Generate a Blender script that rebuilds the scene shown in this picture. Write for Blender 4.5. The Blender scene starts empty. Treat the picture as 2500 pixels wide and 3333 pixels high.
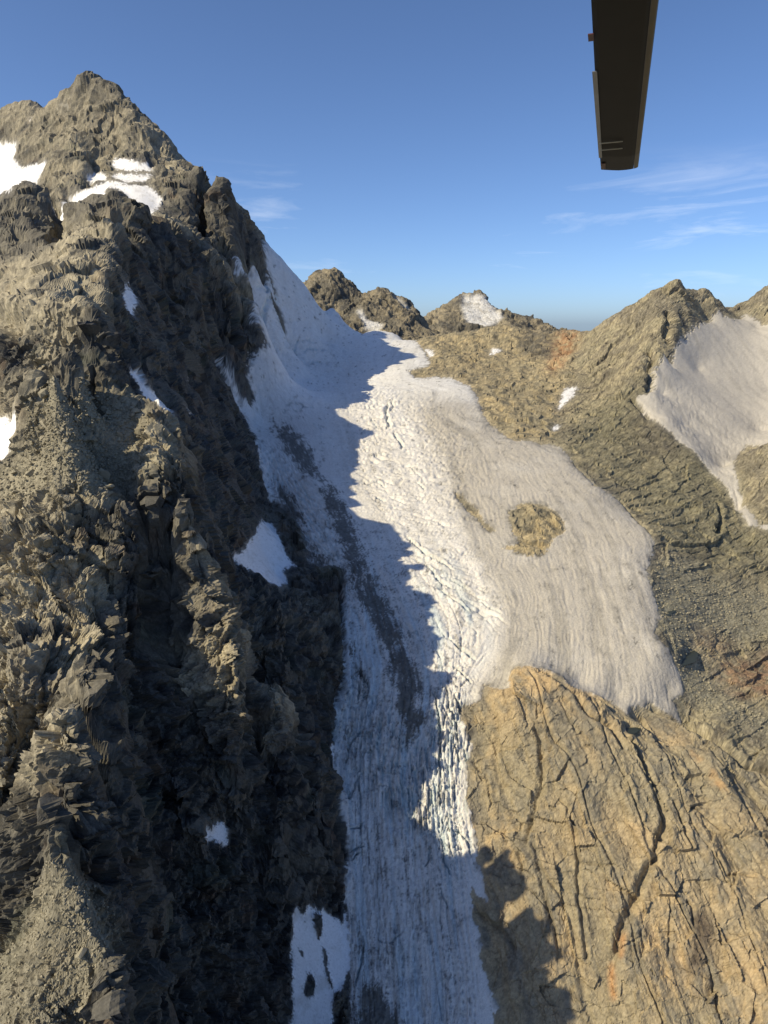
"""Helicopter view up a glacier between dark cliffs and sunlit slabs.
Units are metres, +Y looks up the glacier, the helicopter hovers at the origin."""
import bpy, bmesh, math, random, time
import numpy as np
from mathutils import Vector
from concurrent.futures import ThreadPoolExecutor

T0 = time.time()
scene = bpy.context.scene
col = scene.collection

# ------------------------------------------------------------------ camera
cam = bpy.data.cameras.new('camera')
cam.sensor_fit = 'VERTICAL'; cam.sensor_height = 24.0; cam.lens = 24.0 * 1536 / 2212
cam.clip_start = 0.05; cam.clip_end = 120000
cam_ob = bpy.data.objects.new('camera', cam); col.objects.link(cam_ob)
cam_ob.location = (0, 0, 0); cam_ob.rotation_euler = (math.pi / 2 - math.radians(14.8), 0, 0)
scene.camera = cam_ob

# ------------------------------------------------------------------ light
SUN_AZ, SUN_EL = 66.0, 39.5      # direction the light travels to (from +Y towards +X), height of the sun
SUN_STRENGTH, SKY_STRENGTH, EXPOSURE = 5.0, 0.15, 0.12
az, el = math.radians(SUN_AZ), math.radians(SUN_EL)
travel = Vector((math.sin(az) * math.cos(el), math.cos(az) * math.cos(el), -math.sin(el)))
sun = bpy.data.lights.new('sun', 'SUN'); sun.energy = SUN_STRENGTH; sun.angle = math.radians(0.5); sun.color = (1.0, 0.86, 0.59)
sun_ob = bpy.data.objects.new('sun', sun); col.objects.link(sun_ob)
sun_ob.rotation_euler = travel.to_track_quat('-Z', 'Y').to_euler(); sun_ob.location = (-300, -100, 400)

world = bpy.data.worlds.new('World'); scene.world = world; world.use_nodes = True
nt = world.node_tree; nt.nodes.clear()
N = nt.nodes.new; Lk = nt.links.new
out = N('ShaderNodeOutputWorld'); bg = N('ShaderNodeBackground'); sky = N('ShaderNodeTexSky')
sky.sky_type = 'NISHITA'; sky.sun_disc = False
sky.sun_elevation = el; sky.sun_rotation = az + math.pi       # same side of the sky as the sun lamp
sky.altitude = 1800; sky.air_density = 0.72; sky.dust_density = 3.6; sky.ozone_density = 6.0
bg.inputs['Strength'].default_value = SKY_STRENGTH
# thin cirrus streaks over the whole sky dome
tc = N('ShaderNodeTexCoord'); sep = N('ShaderNodeSeparateXYZ'); Lk(tc.outputs['Generated'], sep.inputs[0])
mp = N('ShaderNodeMapping'); mp.inputs['Scale'].default_value = (2.2, 2.2, 15.0); mp.inputs['Rotation'].default_value = (0.0, -0.10, 0.0)
mp.inputs['Location'].default_value = (1.35, 0.4, 0.90)
Lk(tc.outputs['Generated'], mp.inputs[0])
n1 = N('ShaderNodeTexNoise'); n1.inputs['Scale'].default_value = 2.3; n1.inputs['Detail'].default_value = 9; n1.inputs['Roughness'].default_value = 0.62; n1.inputs['Distortion'].default_value = 0.6
Lk(mp.outputs[0], n1.inputs['Vector'])
n2 = N('ShaderNodeTexNoise'); n2.inputs['Scale'].default_value = 2.1; n2.inputs['Detail'].default_value = 2
Lk(tc.outputs['Generated'], n2.inputs['Vector'])
mul = N('ShaderNodeMath'); mul.operation = 'MULTIPLY'; Lk(n1.outputs[0], mul.inputs[0]); Lk(n2.outputs[0], mul.inputs[1])
mr = N('ShaderNodeMapRange'); mr.inputs['From Min'].default_value = 0.235; mr.inputs['From Max'].default_value = 0.45; mr.inputs['To Max'].default_value = 0.5
Lk(mul.outputs[0], mr.inputs['Value'])
# high cloud only shows low over the horizon, in a band all the way round
b1 = N('ShaderNodeMapRange'); b1.interpolation_type = 'SMOOTHSTEP'; b1.inputs['From Min'].default_value = .0; b1.inputs['From Max'].default_value = .10; Lk(sep.outputs['Z'], b1.inputs['Value'])
b2 = N('ShaderNodeMapRange'); b2.interpolation_type = 'SMOOTHSTEP'; b2.inputs['From Min'].default_value = .21; b2.inputs['From Max'].default_value = .13; Lk(sep.outputs['Z'], b2.inputs['Value'])
m1 = N('ShaderNodeMath'); m1.operation = 'MULTIPLY'; Lk(b1.outputs[0], m1.inputs[0]); Lk(b2.outputs[0], m1.inputs[1])
m2 = N('ShaderNodeMath'); m2.operation = 'MULTIPLY'; Lk(mr.outputs[0], m2.inputs[0]); Lk(m1.outputs[0], m2.inputs[1])
mixc = N('ShaderNodeMix'); mixc.data_type = 'RGBA'; Lk(m2.outputs[0], mixc.inputs['Factor'])
Lk(sky.outputs[0], mixc.inputs['A']); mixc.inputs['B'].default_value = (8.5, 8.6, 8.6, 1)
Lk(mixc.outputs['Result'], bg.inputs['Color']); Lk(bg.outputs[0], out.inputs['Surface'])

vs = scene.view_settings
vs.view_transform = 'Standard'; vs.look = 'None'; vs.gamma = 1.0; vs.exposure = EXPOSURE; vs.use_curve_mapping = False
scene.cycles.max_bounces = 5; scene.cycles.diffuse_bounces = 3

# ------------------------------------------------------------------ terrain data: traced image pixels at assumed depths, converted to world metres
CTRL=[-38.6,1546,-23.5,29.8,1546,-23.5,-60.1,1366,-33.3,43.7,1366,-33.3,-96.5,1084.9,-53.4,-27.9,1108,-54.5,42.7,1108,-54.5,-137.1,887.6,-82.9,-76.2,877.9,-82,-17,896,-83.7,43.6,896,-83.7,104.3,896,-83.7,-140.1,799.1,-100.4,-87.8,786.8,-98.9,-38.2,800,-100.5,12.7,800,-100.5,63.7,800,-100.5,114.7,800,-100.5,-125.7,724.5,-114.8,-82.2,718.6,-113.8,-40.5,730,-115.6,2.6,730,-115.6,45.7,730,-115.6,88.8,730,-115.6,131.9,730,-115.6,-104.5,615.6,-138.9,-62.6,610.4,-137.7,-21.9,620,-139.9,19.7,620,-139.9,61.3,620,-139.9,103,620,-139.9,144.6,620,-139.9,186.3,620,-139.9,-87.3,537.5,-158.6,-54.2,534.7,-157.8,-21.9,542,-159.9,11.2,542,-159.9,44.3,542,-159.9,77.4,542,-159.9,110.5,542,-159.9,143.6,542,-159.9,176.7,542,-159.9,209.8,542,-159.9,-42.7,477.1,-175.1,-9.5,480,-176.2,23.8,480,-176.2,57.2,480,-176.2,90.6,480,-176.2,124,480,-176.2,157.4,480,-176.2,190.7,480,-176.2,-26.4,416,-199.6,2.7,416,-199.6,31.8,416,-199.6,60.8,416,-199.6,89.9,416,-199.6,119,416,-199.6,148.1,416,-199.6,177.2,416,-199.6,-24.6,390,-211.6,8.9,390,-211.6,42.4,390,-211.6,75.9,390,-211.6,-25.8,374,-224,10.4,374,-224,46.5,374,-224,-29.3,363,-232.4,-3,363,-232.4,23.3,363,-232.4,49.6,363,-232.4,-26.8,342,-248,-2.6,342,-248,21.6,342,-248,45.8,342,-248,-21.7,314,-269.6,2.1,314,-269.6,26,314,-269.6,49.8,314,-269.6,-20.9,296,-281.8,2.4,296,-281.8,25.8,296,-281.8,49.1,296,-281.8,-30.6,270.5,-297.3,-5.1,273,-300.1,20.8,273,-300.1,46.7,273,-300.1,-42.4,255.8,-310.9,-19.6,256,-311.2,3.3,256,-311.2,26.2,256,-311.2,49.1,256,-311.2,105.8,399,-207,134.7,400,-207.5,164.1,402,-208.6,174.6,396,-221.2,118.6,392,-212.7,139.8,386,-218.7,158.6,383,-221.6,-164.2,1161.3,93.5,-136.7,1227.6,66.4,-92.5,1350,28.7,-28.5,1530,-15.7,-192.2,1002.3,60.1,-178.2,1058.9,32.1,-145.2,1104.3,13.5,-166.2,973.6,-23.8,-132.4,1110.4,0.1,-88.9,1290,0.1,-96.3,1173.5,-28.6,-141.6,1063.6,-39.1,-174.3,959.1,-53.2,-117.3,964.6,-71.7,-488.5,1299,394.2,-459.1,1288,382.9,-429.8,1276,369.4,-400,1265,329.8,-355.6,1254,286.9,-293.1,1226,228.5,-249,1243.3,160.9,-210.2,1274.3,132.1,-521.6,1310,375.9,-556.8,1322,350.3,-585.6,1339,338.5,-622.7,1412,381.6,-650.2,1418,383.2,-671.9,1418,375.7,-687,1412,364.4,-445.6,1197,273.9,-365.8,1163,247.3,-387.2,1118,213.3,-530.3,1220,246.1,-477,1085.6,177.1,-570.8,1145.9,199.7,-606.1,1276,271.3,-505.3,1265,316.5,-435.3,1237,316,-309,1096,191,-409.1,1084,194.9,-357.7,1010.5,176.1,-320.1,1006,172.5,-286.8,969.9,147.4,-351.2,971.9,155.9,-417.4,1016,151.5,-427,992.9,139.7,-311,954.8,147.8,-653.9,1333,305,-337.4,1130,215.6,-293,1108.5,187,-537.7,1460,254.5,-635.5,1750,64.5,-440,1425,189.8,-520,1715,-0.2,-322.4,1386,88.5,-381,1676,-101.5,-685,1572,241.6,-809.5,1862,51.6,-755.7,1572,224.4,-893,1862,34.4,-235.9,1460,-5.2,-278.8,1750,-195.2,-153.1,1410,-72.4,-181,1700,-262.4,-31.3,1690,-155.7,-37,1980,-345.7,-644.1,1499,198.5,-761.2,1789,8.5,-215.8,1030,186.3,-208.1,1009.6,178.2,-201.1,986.3,149.9,-193.6,969.5,114.4,-182.4,948,79.1,-170.7,945.3,55.6,-237.3,1070.7,179.4,-234.2,1043.5,158.6,-239.1,1022.9,132.4,-239,983.7,107.6,-248,1065,202,-254.4,1050,191.7,-270.3,1050,189.9,-252.9,994.5,156.7,-249.1,955.5,129.1,-280.2,1012.3,165.2,-277.4,955.3,137.1,-239.4,958.8,113.2,-215.3,986.9,133.3,-209.6,966.6,103,-196.1,1043.9,141,-189,1069.1,120.1,-179.3,1085.2,106.3,-181.6,1076.7,83.5,-166.3,1054.7,63.3,-179.5,1020.9,70.3,-211.8,920.2,82.1,-193.4,921.6,63.4,-261.8,751,125.5,-246.6,771.3,119.4,-227.5,790.1,106.7,-214.9,837.2,88.2,-194.5,843.6,70.4,-172.5,844.9,50.7,-153.4,865,31.4,-148,842.9,5.2,-138.5,874.8,-26.7,-172.4,915,-56.5,-165,795.6,0.1,-165.8,842.8,-31,-385.3,834.2,146.3,-400.3,833.5,144.3,-366.1,827.6,135,-414.8,830.2,135.4,-353.9,821.7,111,-329.7,772.9,91.2,-360.4,770.4,99.7,-385.2,761.5,89.9,-303.7,687.8,65.4,-331.5,673.5,56.2,-329.6,813.5,119.1,-300.8,779.7,122.9,-284,683.2,72.8,-234,651,76.8,-223.3,607,50.6,-212.7,571,34.3,-171,437,8,-160.6,379,-8.1,-156.7,341,-18.9,-270.8,683.6,80.7,-258.9,590.8,42.4,-265.4,548,26.4,-278.6,537.9,16.3,-208.3,491,14.9,-215.6,457,0,-235.3,446.4,-16.4,-184,374.9,-18.5,-242,749.5,88.5,-223.3,756.6,63.1,-195,766.4,36.9,-228.3,681.3,56.8,-222,640.6,38.4,-220,670.8,40.2,-205.9,746.7,9.1,-204.8,596.9,18.1,-203.1,646,0.1,-195.6,717.6,-21.9,-181.5,770.5,-37.9,-174.7,802,-59.6,-179.4,466.2,-5.6,-187.3,511.8,-6.2,-181.1,473,-26.2,-181.7,536.3,-33.1,-165.6,571.1,-53.4,-166.6,695.5,-78.4,-155.8,776.4,-87.5,-171.5,668.8,-49.7,-168.2,406.1,-20,-169.2,399.6,-29.7,-145.2,785,-98.6,-131.9,693.8,-114.5,-125.3,387,-43.6,-112.1,386,-56.1,-102.6,357,-68.4,-123.4,495.7,-78.5,-119.1,546.6,-104.8,-111,552.6,-136,-108.7,429.3,-96.8,-99.4,377.5,-106.1,-97.7,436.9,-128.9,-88.9,483.7,-153,-74.5,470,-172.5,-90.2,396.6,-145.6,-61.3,468.3,-171.9,-74.5,396.9,-160.4,-116,321.7,-99.5,-108.5,331.8,-105,-99,333,-93.6,-115.1,330.8,-133.6,-110.2,290.7,-150.8,-102.3,278.3,-178.2,-96.7,343.6,-118.6,-83.4,322,-120.6,-70.5,317,-147.2,-68.2,308,-159.8,-70.6,285.5,-176.9,-78,319,-133.7,-107.2,241,-200.3,-69.3,360.4,-181.4,-53.8,326,-176.9,-49.5,311.7,-189.3,-47.6,287.1,-193.5,-64.5,333.9,-202.7,-67.2,345,-192.7,-63.5,305.9,-208.7,-46.2,356,-198.9,-43.3,337.2,-215.9,-34.3,331.9,-220.8,-31.5,309.6,-235.2,-40.2,315,-233.9,-35.3,377.1,-210.7,-38.8,392.3,-188.3,-56.2,381.8,-168.6,-68.6,360.3,-167.4,-54.5,365.7,-181.1,-86.7,268,-198.9,-70.7,285.1,-211.7,-50.8,289.2,-235.2,-32.6,302.9,-260,-94.8,243.2,-220.1,-76.3,256.3,-239.1,-58.4,276.3,-257.8,-47.3,286.9,-273.1,-45.7,271.1,-284.5,-81,233.7,-249.9,-63,251.8,-271.8,-86,215.6,-262.1,-67.4,232,-282,-47.7,250,-303.9,-86.6,262.6,-218.3,-101.8,215.8,-187.2,-91.4,214.7,-206.4,-79.7,197.2,-212.8,-79.5,183.9,-223.5,59.9,1340,-34.3,101.2,1330,-17.7,141.1,1310,-17.5,187.4,1290,-6.2,227.8,1290,-1.4,253.1,1250,-16.7,277.8,1220,-16.3,317.1,1225,-8.8,40.4,1045,-64.5,79.1,1025,-68.4,104.7,955,-78.3,123.5,865,-93,119.7,790,-107,132.3,732,-116.9,172.3,1075,-66.4,216.1,1170,-44.5,164.6,845,-95.2,157.4,750,-113.9,171,722,-120.1,206.9,915,-85.5,252.8,1070,-52.7,301.3,1140,-45.4,132.1,1150,-49.4,149.8,890,-88.8,111.4,1480,-77.7,131.6,1780,-187.7,206.1,1440,-66.2,243.6,1740,-176.2,250.6,1440,-61.4,296.2,1740,-171.4,305.6,1370,-76.3,361.2,1670,-186.3,348.8,1375,-68.8,412.3,1675,-178.8,326.1,1200,-13.1,370.5,1180,14.4,405.3,1140,43.4,429.9,1100,63.4,500.6,1150,55.4,599.4,1230,37.3,643.5,1250,66.1,383.6,1000,6.2,351.1,920,-33.8,317.5,870,-53.7,306.2,825,-77.1,306,770,-99.2,308.6,710,-121.9,306.6,625,-158.2,296.4,545,-192.1,300,520,-206.2,481.7,1110,6.9,566.5,1170,7.2,587.6,1150,-6.9,527,985,-92,422.5,985,-60.8,326.9,850,-83.8,333,790,-112.1,349,720,-147.7,451,850,-129,377.2,745,-142.8,330.5,645,-172.2,316.5,585,-187.2,319.6,560,-197.4,365.9,720,-130.8,384,705,-115.4,341.4,635,-160.7,337.7,600,-177.1,409.3,850,-106.8,363.2,930,-57.4,241.1,960,-78.7,204.1,825,-103.7,181.4,722,-119.1,282.2,930,-86.9,325.5,1000,-49.2,229.9,745,-118,276.6,770,-106.8,260.8,690,-136.9,211.5,605,-153.1,259.5,590,-165.8,188.2,612,-141.4,210.5,533,-163,210.3,490,-183.5,280,560,-185.2,258.9,478,-211.1,213.1,425,-220.5,264.2,445,-230.9,183.2,396,-221.2,216.8,460,-203.1,185.7,440,-194.3,203.6,383,-226.3,226.7,372,-235.1,180.9,380,-233.9,407.6,1340,-95.6,481.7,1630,-245.6,472.9,1260,-46.6,558.9,1550,-196.6,550.7,1310,-54.6,650.8,1600,-204.6,659.4,1390,-72.7,779.3,1680,-222.7,707.9,1410,-43.9,836.6,1700,-193.9,76.9,390,-203,86.2,388,-200.7,101,380,-201.7,119.5,366,-210.3,144.1,358,-218.8,167.9,350,-227,185.8,343,-231.1,208,335,-240,48.4,367,-222.8,71.9,366,-213.3,81.9,346,-227.3,116.7,334,-227.9,151.2,325,-235.6,195.9,310,-246.5,45.6,330,-253.6,76,310,-252.1,108.3,298,-255.8,139.4,288,-260.6,183.6,281,-267.5,53.8,294,-279.9,82,278,-278,122.5,267,-280.1,174.5,259,-284.7,54.2,255,-310,88.1,252,-306.3,126.9,246,-299,167.6,243,-295.4,53.1,312,-267.8,50.6,279,-292.7,-200.3,425,-42.4,-172.6,425,-40.3,-144.8,415,-43.6,-137.5,400,-47.7,-235.4,440,-41.1,-220.8,408,-56.6,-185,388,-56.3,-158.3,384,-58.3,-130.6,376,-59.6,-201.9,368,-70.5,-173.7,360,-69,-146.8,352,-69.8,-120.4,350,-69.5,-164.2,337,-78.3,-136.4,323,-80.6,-111.3,334,-75.3,-118.8,328,-83,-191.5,345,-82.6,-175.6,312,-92.1,-150.3,302,-95.6,-124.5,315,-99.7,-126.9,308,-117.6,-125,292,-118,-98.5,200,-121.4,-98.4,189,-130.5,-97.5,180,-133.6,-143.3,290,-117.2,-166.4,288,-116.4,-130.9,244,-126.6,-143.8,240,-134.1,-111.7,208,-133.2,-121.6,210,-143.3,-134.3,218,-148.7,-124.1,205,-157.6,-132.2,210,-163.3,-105.9,332,-144.1,-101.5,318,-170,-85.7,302,-179.7,-125,345,-114.1,-94.9,180,-158.7,-83.8,169,-160.9,-76,159,-166.8,-73.7,151,-173.7,-73.3,147,-178.7,-84.5,188,-196.3,-82.6,178,-201.1,-107.1,188,-171,-102.7,178,-172.8,-105.8,174,-179.1,-120.3,180,-190.6,-103.6,163,-182.5,-91,157,-177.4,-114.6,169,-191,-107.6,156,-189.6,-88.5,150,-182.3,-128.3,196,-188.4,-132.7,206,-182.5,-126,212,-182,-116.7,220,-184.8,-438.7,1118,231.6,-425.4,1135,232.1,-457.8,1165,266.6,-415.6,1175,243.4,-416.5,1205,275.7,-404.7,1120,213.7,-351.8,1140,242.4,-322.8,1118,225.5,-368.9,1180,276.3,-426.4,1045,182.1,-449.2,1035,163.1,-299.5,1100,200.8,-361.5,850,100.3,-347,805,81.1,-343.5,775,82.6,-381,795,107.4,-363.7,752,75.8,-377.1,832,143.6,-350.4,812,112,-285.3,560,0.1,-281.8,545,-9.9,-396.8,869,104.3,-412.5,869,102.4,-375.9,860,92.6,-253.5,741,75.9,-258,740,71.1,-250.2,795,75.6,-106.1,242.8,-106.3,-104.7,236.9,-108.6,-104,229.1,-110.8,-103.5,222.3,-113.6,-101.3,208.6,-119.9,-188.8,464.9,16.9,-162.6,407.8,2.5,-124.2,389.1,-37.6,-118,387.1,-46.1,-96.1,332.9,-78.5,-93.6,175.5,-142.7,-406.9,960,145.9,-381,905,122.2,-359.5,828,129.5,-350.6,812,110.6,-329.8,770,70.9,-633.3,1412,382.3,-617.2,1408,377.5,-611.7,1400,365,-584.9,1345,335,-571.5,1335,342.5,-661.2,1414,379.1,-41.2,204.6,-341.6,-38.2,115.1,-387.7,-19,204.8,-341.9,-17.6,115.2,-388,3.2,204.8,-341.9,3,115.2,-388,25.4,204.8,-341.9,23.6,115.2,-388,47.6,204.8,-341.9,44.2,115.2,-388,-856.4,1412,180.9,-1322.4,1412,-412.2,-708.3,1145.9,50.7,-1086.4,1145.9,-430.6,-813.9,1333,131.7,-1253.8,1333,-428.2,-514.4,830.2,27.5,-788.3,830.2,-321.1,-476.6,761.5,-9.1,-727.8,761.5,-328.9,-343.1,537.9,-53.6,-520.7,537.9,-279.6,-288.9,446.4,-74.4,-436.2,446.4,-261.9,-83.4,172.5,-287.9,-77.4,97,-326.7,-65.4,185.6,-309.8,-60.7,104.4,-351.6,-46.3,200,-333.9,-42.9,112.5,-378.9,-77.1,147.1,-245.6,-71.5,82.8,-278.7,831,1250,128.6,1268.5,1250,191.1,378,520,-180.2,560,520,-154.2,674.7,985,-42.8,1019.5,985,6.5,403.6,560,-169.4,599.6,560,-141.4,489.8,705,-80.2,736.5,705,-44.9,427.7,600,-147.1,637.7,600,-117.1,330.9,445,-208.6,486.7,445,-186.4,282.5,372,-216.5,412.7,372,-197.9,258.3,335,-223.2,375.5,335,-206.5,242.4,310,-231,350.9,310,-215.5,225.8,281,-253.4,324.1,281,-239.4,213.4,259,-271.8,304,259,-258.8,52.6,204,-340.6,48.8,114.8,-386.5,85.5,201.6,-336.5,79.3,113.4,-381.9,123.1,196.8,-328.5,114.2,110.7,-372.8,204.1,243,-283.2,289.1,243,-271.1,162.6,194.4,-324.5,150.9,109.4,-368.3,-288.2,440,-98.3,-433.4,440,-283.1,-269.8,408,-109.6,-404.4,408,-281,-246,368,-118.4,-367.5,368,-272.9,-232.9,345,-127.4,-346.8,345,-272.3,-213,312,-132.6,-316,312,-263.7,-201,288,-153.8,-296,288,-274.8,-172.6,240,-165.3,-251.8,240,-266.1,-160.5,218,-177.1,-232.4,218,-268.6,-157.4,210,-190.6,-226.7,210,-278.8,-71.1,117.6,-196.3,-66,66.2,-222.8,-141.9,180,-214,-201.3,180,-289.6,-134.9,169,-212.9,-190.6,169,-283.9,-126.3,156,-209.9,-177.8,156,-275.4,-104.4,124.8,-208.3,-96.8,70.2,-236.4,-85.8,120,-200.3,-79.7,67.5,-227.3,-151.9,196,-213.9,-216.5,196,-296.2,-157.5,206,-209.3,-225.4,206,-295.8]
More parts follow.
